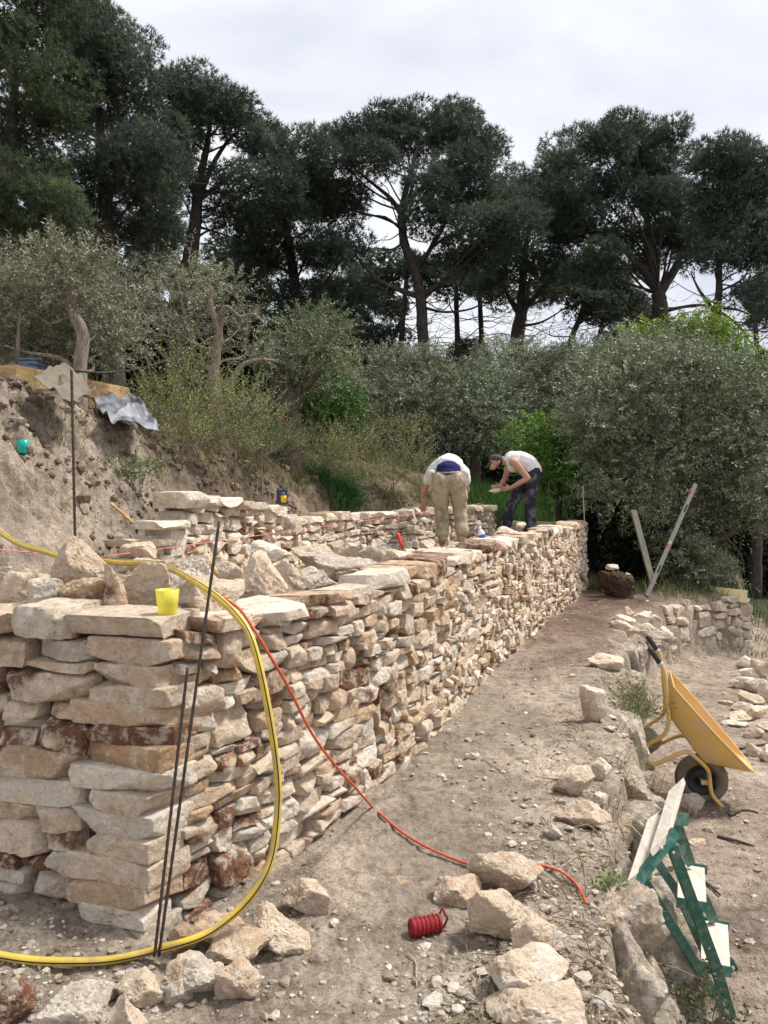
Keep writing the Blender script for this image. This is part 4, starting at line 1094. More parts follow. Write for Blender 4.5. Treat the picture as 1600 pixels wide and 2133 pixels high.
pts = []
for (px, py, rx, ry, d) in [(1262, 1105, 46, 56, 13.7), (1310, 1130, 46, 46, 13.3), (1360, 1150, 40, 36, 13.2), (1290, 1070, 50, 40, 14.5), (1270, 1090, 90, 70, 17.5), (1350, 1120, 120, 90, 16.5), (1470, 1130, 130, 90, 16.5), (1590, 1130, 120, 100, 17), (1690, 1120, 120, 120, 17), (1400, 1020, 200, 90, 18), (1600, 1000, 160, 90, 18.5), (1260, 1000, 70, 80, 19), (1150, 1000, 60, 40, 22), (1040, 985, 70, 40, 22), (960, 990, 60, 36, 22)]:
    n = int(rx * ry * .42); q = sph(r, n) * r.uniform(.3, 1, (n, 1)) ** .4
    c = U(px, py, d); pts.append(c + q * np.array([rx, rx * .35, ry]) * d / 1600)
pts = np.vstack(pts); pts = pts[pts[:, 2] > -.9]
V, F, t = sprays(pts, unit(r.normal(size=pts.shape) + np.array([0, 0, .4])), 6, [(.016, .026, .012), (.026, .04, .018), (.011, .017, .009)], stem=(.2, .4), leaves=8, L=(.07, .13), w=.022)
o = link('shade_foliage', mesh('shade_foliage', V, F, M['leaf'], False, t)); o['kind'] = 'stuff'  # added near-black leaves; their colour holds the deep shade under the olive
# ---- olive trees on the bank
OG = 'olive trees standing on the bank'
ok = dict(kind='olive', bark=M['olive_bark'])
plant('olive_tree', 'olive tree', 'olive tree with a pale bent trunk beside the timber bed at the far left', OG, 7.0, [(166, 812), (168, 760), (172, 700), (152, 650), (146, 600), (142, 570)], [.065, .062, .058, .052, .045, .03],
      [(60, 600, 80, 60, .5), (150, 575, 70, 46, .0), (205, 620, 56, 50, .5), (20, 650, 60, 60, .2), (95, 660, 66, 56, .6), (160, 660, 60, 56, .75), (220, 680, 46, 55, .5), (40, 710, 60, 40, .4), (215, 735, 38, 34, .5), (95, 720, 46, 30, .6), (-20, 600, 50, 70, .2), (110, 556, 60, 34, -.1), (150, 610, 40, 24, -.15)],
      dens=8.0, seed=201, tint=OLIVE, clump=.17, subs=11, depth=.5, limbs=[(.03, (160, 770), (120, 745), (60, 735), (10, 720)), (.025, (38, 745), (38, 700), (42, 640))], leafkw=dict(L=(.03, .055), w=.006, stem=(.14, .28), leaves=14), upb=.7, **ok)
plant('olive_tree', 'olive tree', 'grey olive tree with several bare pruned limbs, second from the left', OG, 9.6, [(452, 830), (446, 790), (450, 740), (456, 690), (440, 640), (440, 600)], [.085, .075, .06, .05, .035, .025],
      [(300, 590, 50, 30), (290, 640, 44, 50), (350, 600, 40, 50), (400, 575, 40, 36), (430, 600, 50, 46), (480, 610, 40, 50), (380, 660, 60, 50), (450, 670, 60, 50), (310, 700, 60, 40), (500, 680, 50, 40), (400, 720, 70, 34), (520, 730, 50, 40), (250, 660, 40, 50)],
      dens=4.6, seed=202, tint=OLIVE, clump=.2, subs=7, depth=.6, limbs=[(.04, (450, 740), (400, 710), (385, 660), (372, 590)), (.035, (455, 690), (470, 640), (500, 660), (530, 655), (556, 680)), (.03, (400, 700), (330, 680), (290, 640), (278, 590)), (.045, (474, 815), (500, 765), (540, 750), (575, 752))], leafkw=dict(L=(.032, .055), w=.0065, stem=(.14, .26), leaves=12), **ok)
plant('olive_tree', 'olive tree', 'olive tree with a thick dark gnarled trunk forking in a V, third from the left', OG, 11.0, [(598, 905), (600, 860), (588, 800), (584, 770)], [.20, .165, .15, .12],
      [(640, 690, 50, 34), (670, 730, 44, 40), (620, 730, 40, 40), (690, 690, 26, 30), (650, 775, 44, 30), (600, 760, 34, 30), (560, 770, 40, 30), (705, 780, 26, 24)],
      dens=4.2, seed=203, tint=OLIVE_G, clump=.24, subs=8, depth=.4, limbs=[(.13, (600, 860), (622, 815), (650, 790), (668, 770)), (.12, (592, 830), (584, 770), (578, 730), (560, 700))], leafkw=dict(L=(.035, .06), w=.0075, stem=(.14, .26), leaves=13), kind='olive', bark=M['olive_bark_dark'])
BG = 'grey green olive bushes behind the crest of the bank'
for k, (lab, d, L, tint) in enumerate([
    ('wide grey green olive bush behind the grasses, left of the middle', 16, [(780, 780, 50, 40), (840, 760, 56, 34), (740, 830, 40, 40), (800, 840, 60, 50), (880, 770, 46, 40), (860, 840, 60, 50), (780, 900, 60, 40), (920, 800, 36, 40), (850, 900, 60, 40)], OLIVE_D + OLIVE[:2]),
    ('denser olive bush behind the heads of the two workers', 16.5, [(960, 800, 50, 36), (1010, 790, 50, 34), (940, 850, 50, 44), (1000, 860, 60, 50), (1040, 830, 44, 44), (960, 910, 60, 34), (1030, 910, 50, 34)], OLIVE_D),
    ('tall olive bush between the workers and the largest dark olive', 18, [(1060, 750, 46, 30), (1110, 745, 54, 32), (1160, 770, 44, 36), (1080, 800, 56, 44), (1140, 820, 56, 44), (1180, 810, 40, 50), (1100, 870, 56, 40), (1170, 870, 40, 40), (1200, 740, 40, 30)], OLIVE_D + OLIVE[1:2])]):
    cx = sum(q[0] for q in L) / len(L)
    plant('olive_bush', 'bush', lab, BG, d, [(cx, 1010), (cx, 930), (cx + 5, 860)], [.12, .09, .05], L, dens=3.4, seed=210 + k, tint=tint, clump=.34, subs=9, depth=.5, leafkw=dict(L=(.05, .085), w=.011, stem=(.2, .36), leaves=13), kind='olive', bark=M['olive_bark_dark'])
plant('olive_tree', 'olive tree', 'huge dark olive tree filling the right side, branches hanging over the path end', None, 13.2, [(1420, 1225), (1415, 1130), (1440, 1060), (1450, 960), (1420, 860)], [.16, .14, .11, .08, .05],
      [(1290, 760, 70, 40), (1360, 740, 60, 36), (1430, 760, 70, 40), (1500, 790, 56, 40), (1240, 810, 60, 44), (1320, 820, 80, 50), (1410, 830, 80, 50), (1500, 860, 70, 50), (1580, 850, 56, 50), (1230, 890, 60, 50), (1300, 900, 80, 50), (1390, 920, 80, 50), (1480, 940, 80, 50), (1560, 940, 70, 50),
       (1250, 960, 56, 40), (1330, 980, 70, 44), (1420, 1010, 70, 40), (1520, 1020, 80, 44), (1290, 1040, 40, 26), (1600, 1030, 50, 50), (1640, 900, 50, 80), (1380, 1070, 40, 36), (1460, 1080, 44, 20), (1400, 1150, 36, 24), (1455, 1185, 30, 16), (1540, 1075, 40, 16)],
      dens=4.0, seed=220, tint=OLIVE_D + OLIVE[:1], clump=.30, subs=11, depth=.8, limbs=[(.09, (1440, 1130), (1500, 1120), (1560, 1090), (1620, 1080)), (.07, (1418, 1120), (1370, 1060), (1330, 1010), (1290, 990)), (.03, (1500, 1110), (1540, 1150), (1552, 1200)), (.04, (1430, 1050), (1520, 1030), (1600, 1000))],
      leafkw=dict(L=(.05, .09), w=.012, stem=(.2, .36), leaves=14), kind='olive', bark=M['olive_bark_dark'])
plant('fruit_tree', 'fruit tree', 'bright lime green fruit tree rising behind the top of the huge olive', None, 17, [(1440, 1010), (1440, 850), (1450, 760)], [.12, .08, .04],
      [(1370, 712, 60, 26), (1430, 720, 50, 30), (1462, 685, 22, 26), (1480, 715, 36, 34), (1510, 750, 40, 34), (1340, 735, 40, 24)], dens=3.2, seed=230, tint=LIME + BRIGHT[:1], clump=.3, subs=9, depth=.4, leafkw=dict(L=(.08, .14), w=.017, stem=(.2, .4), leaves=9, droop=.4), kind='olive', bark=M['olive_bark_dark'], matn='leaf')
plant('fruit_tree', 'fruit tree', 'lime green fruit tree at the right picture edge behind the olive', None, 16, [(1575, 1020), (1575, 900), (1570, 830)], [.12, .08, .04],
      [(1545, 790, 36, 24), (1580, 800, 40, 30), (1555, 830, 44, 30), (1610, 840, 40, 40), (1560, 870, 40, 30)], dens=3.2, seed=231, tint=LIME + BRIGHT[:2], clump=.3, subs=9, depth=.4, leafkw=dict(L=(.08, .13), w=.017, stem=(.2, .4), leaves=9, droop=.4), kind='olive', bark=M['olive_bark_dark'], matn='leaf')
plant('fruit_tree', 'fruit tree', 'vivid green long leaved sapling right behind the worker in the white vest', None, 14.5, [(1165, 1060), (1165, 980), (1170, 920)], [.06, .045, .03],
      [(1130, 910, 36, 26), (1165, 890, 36, 26), (1180, 930, 46, 34), (1135, 955, 36, 30), (1175, 980, 46, 30), (1210, 910, 26, 40), (1140, 1000, 36, 26), (1195, 1020, 46, 30), (1225, 970, 30, 40)], dens=3.0, seed=232, tint=BRIGHT, clump=.26, subs=8, depth=.3, leafkw=dict(L=(.08, .14), w=.016, stem=(.2, .36), leaves=9, droop=.45), kind='olive', bark=M['olive_bark_dark'], matn='leaf')
plant('shrub', 'shrub', 'glossy dark green shrub beside the gnarled olive trunk', None, 12.6, [(670, 925), (672, 880), (676, 850)], [.04, .03, .02],
      [(650, 825, 36, 24), (690, 820, 36, 24), (665, 855, 46, 26), (705, 850, 30, 30), (650, 880, 30, 24), (690, 885, 36, 24)], dens=4, seed=233, tint=[(.05, .12, .02), (.035, .08, .018), (.08, .17, .03)], clump=.22, subs=9, depth=.25, leafkw=dict(L=(.04, .07), w=.016, stem=(.12, .24), leaves=11), kind='olive', bark=M['olive_bark_dark'], matn='leaf')
# wild plants on the lip of the bank, light and half dry
WG = 'straggly flowering weeds on the lip of the bank'
GRW = [(.12, .17, .05), (.18, .21, .08), (.25, .24, .12)]
WEED = [(.32, .33, .12), (.20, .25, .08), (.44, .41, .20), (.14, .19, .055), (.22, .27, .09)]
for k, (lab, d, cx, by, L) in enumerate([
    ('tall straggly weed clump right of the grey tarpaulin', 8.2, 380, 945, [(320, 830, 30, 50), (360, 800, 40, 50), (400, 790, 34, 50), (350, 860, 46, 40), (400, 860, 46, 50), (350, 910, 40, 36), (400, 930, 46, 34)]),
    ('pale half dry bush in the middle of the weeds', 8.8, 490, 960, [(450, 850, 40, 46), (490, 840, 40, 40), (520, 880, 36, 40), (470, 900, 46, 40), (430, 920, 40, 36), (510, 930, 36, 24)]),
    ('dry olive coloured bush on the lip right of the gnarled trunk', 11.2, 680, 985, [(650, 930, 40, 34), (700, 920, 40, 40), (680, 965, 46, 26), (735, 950, 36, 36)]),
    ('dense half dry weed bush on the lip left of the worker in khaki', 12.4, 820, 985, [(770, 930, 36, 36), (810, 900, 40, 40), (850, 930, 40, 40), (790, 970, 46, 30), (850, 980, 46, 26), (880, 960, 30, 34)]),
    ('low weed bush hanging over the bare bank face mid way', 11.5, 750, 1005, [(730, 1000, 30, 22), (770, 1010, 36, 20), (700, 990, 26, 20)]),
    ('yellowish weed tuft left of the gnarled olive trunk', 9.6, 545, 965, [(540, 870, 30, 40), (555, 910, 34, 30), (530, 940, 30, 20), (575, 930, 30, 24)])]):
    plant('weed', 'wild plant', lab, WG, d, [(cx, by), (cx + 2, by - 50)], [.009, .006], L, dens=5.5, seed=240 + k, tint=WEED if k != 5 else GRW, clump=.17, subs=9, depth=.35, leafkw=dict(L=(.016, .036), w=.0055, stem=(.16, .34), leaves=12, droop=.05, fan=.8), kind='olive', bark=M['olive_bark'], upb=1.1, matn='leaf')
plant('weed', 'wild plant', 'small leafy weed hanging on the bare bank below the tarpaulin', None, 6.6, [(270, 1000), (275, 985)], [.01, .006], [(268, 985, 30, 14), (295, 990, 22, 10)], dens=5, seed=246, tint=OLIVE_G + WEED[1:2], clump=.1, subs=6, depth=.1, leafkw=dict(L=(.02, .04), w=.007, stem=(.08, .16), leaves=9), kind='olive', bark=M['olive_bark'], matn='leaf')

# ------------------------------------------------------------------ grasses
def blades(P, seed, L, w, tint, lean=.5, bendv=None, segs=4):
    r = np.random.RandomState(seed); N = len(P)
    a = r.uniform(0, 6.28, N); o = np.stack([np.cos(a), np.sin(a), 0 * a], 1)
    if bendv is not None: o = unit(o * .8 + np.array(bendv))
    l = r.uniform(*L, N)[:, None]; k = r.uniform(.3, 1.0, N)[:, None] * lean
    s = unit(np.cross(o, [0, 0, 1.])) * w * r.uniform(.6, 1.3, (N, 1))
    V = []
    for i in range(segs + 1):
        t = i / segs
        c = P + np.array([0, 0, 1.]) * l * (t - k * t * t * .75) + o * l * (k * t * t * 1.1 + .1 * t)
        ww = s * (1 - t ** 1.5 * .95); V += [c - ww, c + ww]
    V = np.stack(V, 1); b = np.arange(N)[:, None] * (2 * segs + 2)
    F = np.concatenate([b + np.array([2 * i, 2 * i + 1, 2 * i + 3, 2 * i + 2]) for i in range(segs)])
    t = np.asarray(tint)[r.randint(0, len(tint), N)] * r.uniform(.7, 1.3, (N, 1))
    return V.reshape(-1, 3), F, np.repeat(t, 2 * segs + 2, 0)
GR = [(.10, .15, .04), (.14, .19, .06), (.20, .22, .09), (.30, .27, .14), (.08, .12, .035)]
DRY = [(.36, .31, .17), (.28, .25, .13), (.20, .20, .09), (.42, .37, .22)]
parts = []
def tufts(n, seed, fx, L, w, tint, per=40, r0=.10, lean=.8, bendv=(.5, -.6, 0)):
    r = np.random.RandomState(seed); x, y = fx(r, n)
    x = np.repeat(x, per) + r.normal(0, r0, n * per); y = np.repeat(y, per) + r.normal(0, r0, n * per)
    parts.append(blades(np.stack([x, y, terrain(x, y, False) - .02], 1), seed + 1, L, w, tint, lean, bendv))
def crest(off_lo, off_hi, t0, t1):
    PB = BANK[5:13]; d = np.concatenate([[0], np.cumsum(np.linalg.norm(np.diff(PB, axis=0), axis=1))])
    def f(r, n):
        u = r.uniform(t0, t1, n) * d[-1]; x, y = np.interp(u, d, PB[:, 0]), np.interp(u, d, PB[:, 1])
        j = np.clip(np.searchsorted(d, u) - 1, 0, len(PB) - 2); T = PB[j + 1] - PB[j]; T = T / np.linalg.norm(T, axis=1)[:, None]
        o = r.uniform(off_lo, off_hi, n); return x - T[:, 1] * o, y + T[:, 0] * o
    return f
tufts(110, 51, crest(.75, 1.4, .30, .80), (.18, .42), .004, GR + DRY[:2], 45, .08, 1.0)
tufts(60, 52, crest(1.0, 1.9, .36, .80), (.35, .75), .003, DRY, 20, .12, .5)
tufts(60, 53, crest(.35, .8, .48, .80), (.2, .45), .004, GR + DRY[:2], 40, .07, 1.2)
tufts(70, 54, crest(1.0, 2.6, .1, .55), (.2, .6), .004, DRY + GR[:2], 30, .15, .5)
tufts(26, 58, crest(.5, 1.0, .50, .56), (.3, .6), .008, [(.05, .16, .05), (.07, .2, .07)], 40, .08, .9)
tufts(40, 59, crest(.5, 1.6, -.02, .18), (.1, .3), .004, DRY + GR[1:3], 30, .12, .8)
def box_f(x0, x1, y0, y1):
    return lambda r, n: (r.uniform(x0, x1, n), r.uniform(y0, y1, n))
tufts(280, 55, box_f(1.8, 3.75, 13.6, 18), (.35, .9), .007, [(.06, .15, .03), (.09, .20, .04), (.13, .22, .06), (.05, .11, .025)], 34, .16, .5, (0, 0, 0))
tufts(120, 56, box_f(4.6, 9.5, 12.2, 17), (.15, .5), .006, [(.04, .08, .025), (.06, .11, .03), (.10, .12, .05)], 30, .14, .6, (0, 0, 0))
tufts(40, 57, box_f(3.3, 5.6, 11.2, 12.6), (.12, .36), .005, GR, 26, .10, .7, (0, -.3, 0))
# tufts on the face of the terrace edge
def edge_f(r, n):
    y = r.uniform(2.4, 9.5, n); return np.interp(y, EDGE[:, 1], EDGE[:, 0]) + r.uniform(-.05, .16, n), y
tufts(70, 64, edge_f, (.08, .3), .0035, DRY + GR[1:3] + [(.30, .19, .10)], 16, .05, 1.1, (1, 0, -.3))
Vs, Fs, Ts, n = [], [], [], 0
for a, b, c in parts: Vs.append(a); Fs.append(b + n); Ts.append(c); n += len(a)
o = link('grass', mesh('grass', np.vstack(Vs), np.vstack(Fs), M['leaf'], True, np.vstack(Ts))); o['kind'] = 'stuff'
# low green plant in the shade of the ladder
def small_shrub(name, label, c, R, tint, seed, n=160, kw={}):
    r = np.random.RandomState(seed); d = sph(r, n); d[:, 2] = np.abs(d[:, 2]); p = np.array(c) + d * np.array(R) * r.uniform(.2, 1, (n, 1))
    V, F, t = sprays(p, d + np.array([0, 0, .4]), seed, tint, **kw)
    o = link(name, mesh(name, V - np.array(c), F, M['leaf'], False, t), None, c)
    return tag(o, label, 'wild plant')
small_shrub('weed', 'dark low creeping plant in the shade under the green step ladder', (1.24, 2.95, -.8), (.22, .42, .42), [(.05, .075, .03), (.08, .10, .04), (.14, .13, .06)], 71, 420, dict(stem=(.06, .16), leaves=9, L=(.015, .03), w=.006))
small_shrub('weed', 'small green plant growing where the red cord enters the ground', (.91, 3.02, .0), (.05, .05, .06), [(.14, .22, .05)], 72, 14, dict(stem=(.04, .1), leaves=7, L=(.02, .04), w=.005))
small_shrub('weed', 'tuft of green on the terrace edge above the wheelbarrow legs', (1.92, 5.9, -.15), (.12, .35, .2), GR, 73, 120, dict(stem=(.1, .2), leaves=8, L=(.03, .06), w=.005))
# ------------------------------------------------------------------ site things
M['hose_yellow'] = simple('yellow_hose_rubber', (.62, .44, .06), .42, var=.10, vscale=12, dirt=(.34, .27, .17), dscale=16, damt=.75)
M['black_rubber'] = simple('black_rubber', (.02, .02, .02), .55)
M['cord'] = simple('orange_red_cord', (.55, .10, .045), .6, var=.2, vscale=80)
M['rebar'] = simple('dull_steel_bar', (.085, .07, .062), .6, .6, var=.35, vscale=60, bmp=.003, dirt=(.16, .085, .05))
M['string'] = simple('pink_string', (.70, .22, .24), .8)
M['twine'] = simple('red_twine', (.26, .012, .016), .65, var=.3, vscale=90, bmp=.002)
M['wood'] = None
def wood_mat(name, lo, hi, ax=(1, 12, 12), rough=.8, sc=3.0, speck=None):
    m, ns, ls, b = new_mat(name); v = coords(ns, ls)
    mp = ns.new('ShaderNodeMapping'); mp.inputs['Scale'].default_value = ax; ls.new(v, mp.inputs['Vector'])
    n = noise(ns, ls, mp.outputs[0], sc, 8, .65, .8)
    c = ramp(ns, ls, n, [(.3, lo), (.65, hi)])
    if speck is not None:
        c = mixc(ns, ls, ramp(ns, ls, noise(ns, ls, v, 30, 6, .7), [(.52, G3(0)), (.66, G3(.8))]), c, speck)
    ls.new(c, b.inputs['Base Color']); b.inputs['Roughness'].default_value = rough; bump(ns, ls, b, n, .006); return m
M['timber'] = wood_mat('sawn_timber', (.34, .20, .085), (.60, .41, .20), (2.5, 2.5, 14), sc=1.6)
M['tread'] = wood_mat('whitened_plank', (.42, .37, .31), (.60, .55, .48), (9, 2, 9), sc=2.2, speck=(.42, .33, .25))
M['grey_wood'] = wood_mat('weathered_post', (.22, .21, .15), (.42, .42, .33), (12, 12, 1.5))
M['green_steel'] = simple('green_painted_steel', (.012, .115, .085), .38, var=.18, vscale=14, dirt=(.34, .29, .23), dscale=26, damt=.45, spec=.5)
M['barrow_yellow'] = simple('yellow_barrow_paint', (.66, .41, .12), .36, var=.07, vscale=6, dirt=(.50, .42, .31), dscale=11, damt=.8, spec=.5, bmp=.0008)
M['tyre'] = simple('dusty_tyre_rubber', (.16, .14, .105), .85, var=.2, vscale=40, dirt=(.30, .255, .19), damt=.7)
M['rim'] = simple('black_wheel_rim', (.02, .02, .023), .45, var=.3, vscale=18, dirt=(.20, .17, .13), damt=.35)
M['grip'] = simple('black_plastic_grip', (.02, .02, .02), .4)
M['clamp'] = simple('grey_plastic_collar', (.5, .5, .5), .4)
M['alu'] = simple('scuffed_aluminium', (.22, .215, .205), .55, .2, var=.18, vscale=30, dirt=(.26, .235, .20), damt=.5)
M['dark'] = simple('slot_shade_and_hair', (.015, .015, .015), .9)
M['red_plastic'] = simple('red_plastic', (.55, .03, .025), .4)
M['cream_board'] = simple('cream_painted_board', (.80, .70, .38), .6, dirt=(.5, .45, .28), damt=.3)
M['navy'] = simple('navy_plastic', (.022, .05, .085), .45)
M['blue_plastic'] = simple('faded_blue_plastic', (.12, .17, .25), .5)
M['bottle'] = simple('clouded_white_plastic', (.72, .74, .78), .25, spec=.5)
M['label_blue'] = simple('blue_label', (.05, .10, .35), .5)
def cup_mat(name, c):
    m, ns, ls, b = new_mat(name); b.inputs['Base Color'].default_value = (*c, 1); b.inputs['Roughness'].default_value = .28
    b.inputs['Transmission Weight'].default_value = .15
    tr = ns.new('ShaderNodeBsdfTranslucent'); tr.inputs['Color'].default_value = (*c, 1)
    mx = ns.new('ShaderNodeMixShader'); mx.inputs[0].default_value = .4; out = [n for n in ns if n.type == 'OUTPUT_MATERIAL'][0]
    ls.new(b.outputs[0], mx.inputs[1]); ls.new(tr.outputs[0], mx.inputs[2]); ls.new(mx.outputs[0], out.inputs['Surface']); return m
M['cup_yellow'] = cup_mat('yellow_clear_plastic', (.86, .80, .14)); M['cup_teal'] = cup_mat('teal_clear_plastic', (.02, .60, .52)); M['cup_gold'] = cup_mat('gold_clear_plastic', (.9, .62, .03))

def single(name, V, F, m, label, cat, group=None, smooth=True):
    c = np.asarray(V).mean(0); c[2] = np.asarray(V)[:, 2].min()
    return tag(link(name, mesh(name, np.asarray(V) - c, F, m, smooth), None, c), label, cat, group)
def gnd(px, py, lift=.0):
    p = UZ(px, py, 0)
    for _ in range(8): p = UZ(px, py, tz(p[0], p[1]) + lift)
    return p
def hit(px, py, lo=3.0, hi=14.0):
    """first point of the ground on a sight line"""
    d = np.arange(lo, hi, .015); r = _ray(px, py); P = np.array([0, 0, EYE]) + r * (d / r[1])[:, None]
    k = np.nonzero(terrain(P[:, 0], P[:, 1]) >= P[:, 2])[0]
    return P[k[0]] if len(k) else P[np.argmin(P[:, 2] - terrain(P[:, 0], P[:, 1]))]
# ---- yellow hose with its dark stripe
hp = [U(*q) for q in [(-90, 1040, 4.5), (0, 1107, 4.25), (60, 1140, 4.1), (130, 1158, 4.0), (215, 1168, 3.85), (300, 1172, 3.6), (345, 1182, 3.42), (400, 1208, 3.15), (450, 1242, 2.97), (490, 1278, 2.86), (522, 1322, 2.79), (546, 1400, 2.75), (565, 1500, 2.73),
      (578, 1600, 2.72), (582, 1680, 2.71), (574, 1760, 2.69), (552, 1822, 2.66), (505, 1885, 2.63), (440, 1938, 2.59), (375, 1968, 2.555)]]
hp += [gnd(px, py, .02) for px, py in [(300, 1990), (200, 2003), (100, 2001), (0, 1988), (-100, 1965)]]
hs = spline(hp, 10); hs = hs + .012 * np.stack([pn(hs * 3.1), pn(hs * 3.1 + 50), pn(hs * 3.1 + 90)], 1)
V, F = tube(hs, .0138, 18)
fm = [1 if len(f) == 4 and f[0] % 18 in (2, 8, 14) else 0 for f in F]
root = thing('hose', 'yellow garden hose with dark stripes looping over the wall corner to the ground', 'hose', hp[20])
o = link('pipe', mesh('pipe', V - np.array(hp[20]), F, None, True, None, [M['hose_yellow'], M['black_rubber']], fm), root)
# ---- orange red cord
cp = [U(*q) for q in [(468, 1246, 3.08), (500, 1270, 2.93), (530, 1312, 2.86), (560, 1362, 2.87), (600, 1430, 2.95), (650, 1528, 3.1), (700, 1596, 3.25), (740, 1640, 3.36)]]
cp += [gnd(px, py, .016) for px, py in [(775, 1680), (800, 1702), (825, 1724), (850, 1742), (875, 1757), (900, 1770), (950, 1791), (1000, 1806), (1055, 1812), (1110, 1801), (1150, 1808), (1180, 1823), (1205, 1848), (1222, 1882)]]
single('cord', *tube(spline(cp, 8), .0058, 8), M['cord'], 'thin orange red cord hanging down the wall and crossing the path to the terrace edge', 'cord')
# ---- reinforcing bars
def bar(label, a, b, r=.0055, mat='rebar', cat='steel bar', name='steel_bar', grp=None):
    P = np.linspace(a, b, 60); rr = np.where(np.arange(60) % 2, r * 1.12, r * .93)
    single(name, *tube(P, rr, 7), M[mat], label, cat, grp)
bar('tall steel bar at the corner of the wall, rising above its top', U(331, 1992, 2.56), U(457, 1085, 2.68))
bar('shorter steel bar beside the tall one, ending halfway up the corner', U(322, 1992, 2.55), U(391, 1390, 2.60))
bar('grey steel bar standing upright in front of the earth bank', U(157, 1146, 4.7), U(149, 770, 4.65), .0085)
bar('thin stake among the olive bushes above the workers', U(1066, 965, 15), U(1068, 868, 15), .012, 'grey_wood', 'stake', 'stake')
bar('thin stake standing at the far end of the front wall', U(1218, 1092, 12.0), U(1214, 1012, 12.0), .009, 'grey_wood', 'stake', 'stake')
def yarn(label, a, b, sag=.0):
    t = np.linspace(0, 1, 30)[:, None]; P = a + (b - a) * t; P[:, 2] -= sag * 4 * (t * (1 - t))[:, 0]
    single('mason_string', *tube(P, .0032, 6), M['string'], label, 'string')
yarn('pink mason string reaching the left picture edge', U(-80, 1138, 3.5), U(212, 1163, 4.9), .0)
yarn('long pink mason string stretched along the rear wall', U(196, 1162, 4.9), U(1012, 1047, 12.3), .01)
# ---- cups
def tumbler(c, r0, r1, h, m, label):
    t = .0022; k = 32
    prof = [(0, .004), (r0 * .9, .004), (r0, .0), (r0 * 1.01, h * .1), (r0 + (r1 - r0) * .45, h * .45), (r0 + (r1 - r0) * .5, h * .48), (r1, h), (r1 - t, h), (r0 + (r1 - r0) * .5 - t, h * .48), (r0 - t, .008), (0, .008)]
    V, F = lathe(prof, k); a = np.arctan2(V[:, 1], V[:, 0])
    low = (V[:, 2] > h * .05) & (V[:, 2] < h * .47)
    V[low, :2] *= (1 + .035 * np.cos(a[low] * 10))[:, None]
    single('cup', V + np.array(c), F, M[m], label, 'cup', 'plastic cups')
p = U(349, 1282, 2.93); tumbler((p[0], p[1], 1.128), .034, .045, .10, 'cup_yellow', 'translucent yellow plastic cup on the wall top near the corner')
p = hit(48, 942); p[2] -= .01; tumbler(p, .031 * p[1] / 5.3, .041 * p[1] / 5.3, .092 * p[1] / 5.3, 'cup_teal', 'turquoise plastic cup standing on the earth bank')
# ---- dark blue tool on the rear wall with a small cup in front
c = U(590, 1048, 8.45)
root = thing('power_tool', 'dark blue power tool standing on the rear wall by the bank', 'power tool', c)
for nm, o_, s in (('body', (-.075, .0, .0), (.045, .07, .15)), ('battery', (-.085, -.01, -.01), (.14, .1, .035)), ('handle', (-.03, .01, .12), (.075, .045, .028)), ('handle', (.02, .015, .02), (.022, .035, .11))):
    q = boxmesh(c + np.array(o_), (s[0], 0, 0), (0, s[1], 0), (0, 0, s[2]), .006); pobj(nm, q[0], q[1], M['navy'], root)
p = U(591, 1047, 8.25); tumbler(p, .024, .032, .075, 'cup_gold', 'golden yellow plastic cup in front of the dark blue tool on the rear wall')
# ---- timber bed
bz = 2.30
A0, A1 = np.array([-3.10, 6.50]), np.array([-2.62, 7.95])
def sleeper(a, b, z, h, w, root, name='beam'):
    d = np.array([b[0] - a[0], b[1] - a[1], 0]); n = unit(np.array([-d[1], d[0], 0])) * w
    q = boxmesh((a[0], a[1], z), d, n, (0, 0, h), .012); pobj(name, q[0], q[1], M['timber'], root, False)
bed = thing('raised_bed', 'raised bed edged with new honey coloured timber beams on top of the bank', 'raised bed', (A0[0], A0[1], bz))
sleeper(A0, A1, 2.50, .175, .12, bed); sleeper(A0 + [.01, .02], A1 + [.10, .35], 2.32, .178, .12, bed)
sleeper(A0 + [-.9, .10], A0 + [-.004, .0], 2.50, .172, .12, bed); sleeper(A0 + [-.9, .12], A0 + [-.01, .015], 2.32, .178, .12, bed)
c = U(58, 757, 6.9)
root = thing('crate', 'faded blue plastic crate just showing behind the timber bed', 'crate', c)
q = boxmesh(c + np.array([-.09, 0, -.12]), (.17, 0, 0), (0, .25, 0), (0, 0, .15), .01); pobj('body', q[0], q[1], M['blue_plastic'], root)
q = boxmesh(c + np.array([-.1, -.01, .03]), (.19, 0, 0), (0, .27, 0), (0, 0, .02), .006); pobj('rim', q[0], q[1], M['blue_plastic'], root)
single('irrigation_pipe', *tube(spline([U(60, 758, 6.7), U(120, 768, 6.75), U(200, 776, 6.8), U(262, 772, 7.2), U(320, 760, 7.8), U(380, 735, 8.6), U(450, 700, 9.4)], 6), .008, 8), M['black_rubber'], 'black irrigation pipe running behind the timber bed through the olives', 'pipe')
single('irrigation_pipe', *tube(spline([U(568, 700, 10.4), U(585, 730, 10.4), U(610, 758, 10.4), U(640, 773, 10.4), U(668, 765, 10.4), U(690, 735, 10.4)], 6), .0055, 8), M['black_rubber'], 'thin dark irrigation pipe hanging in a loop from the third olive tree', 'pipe')
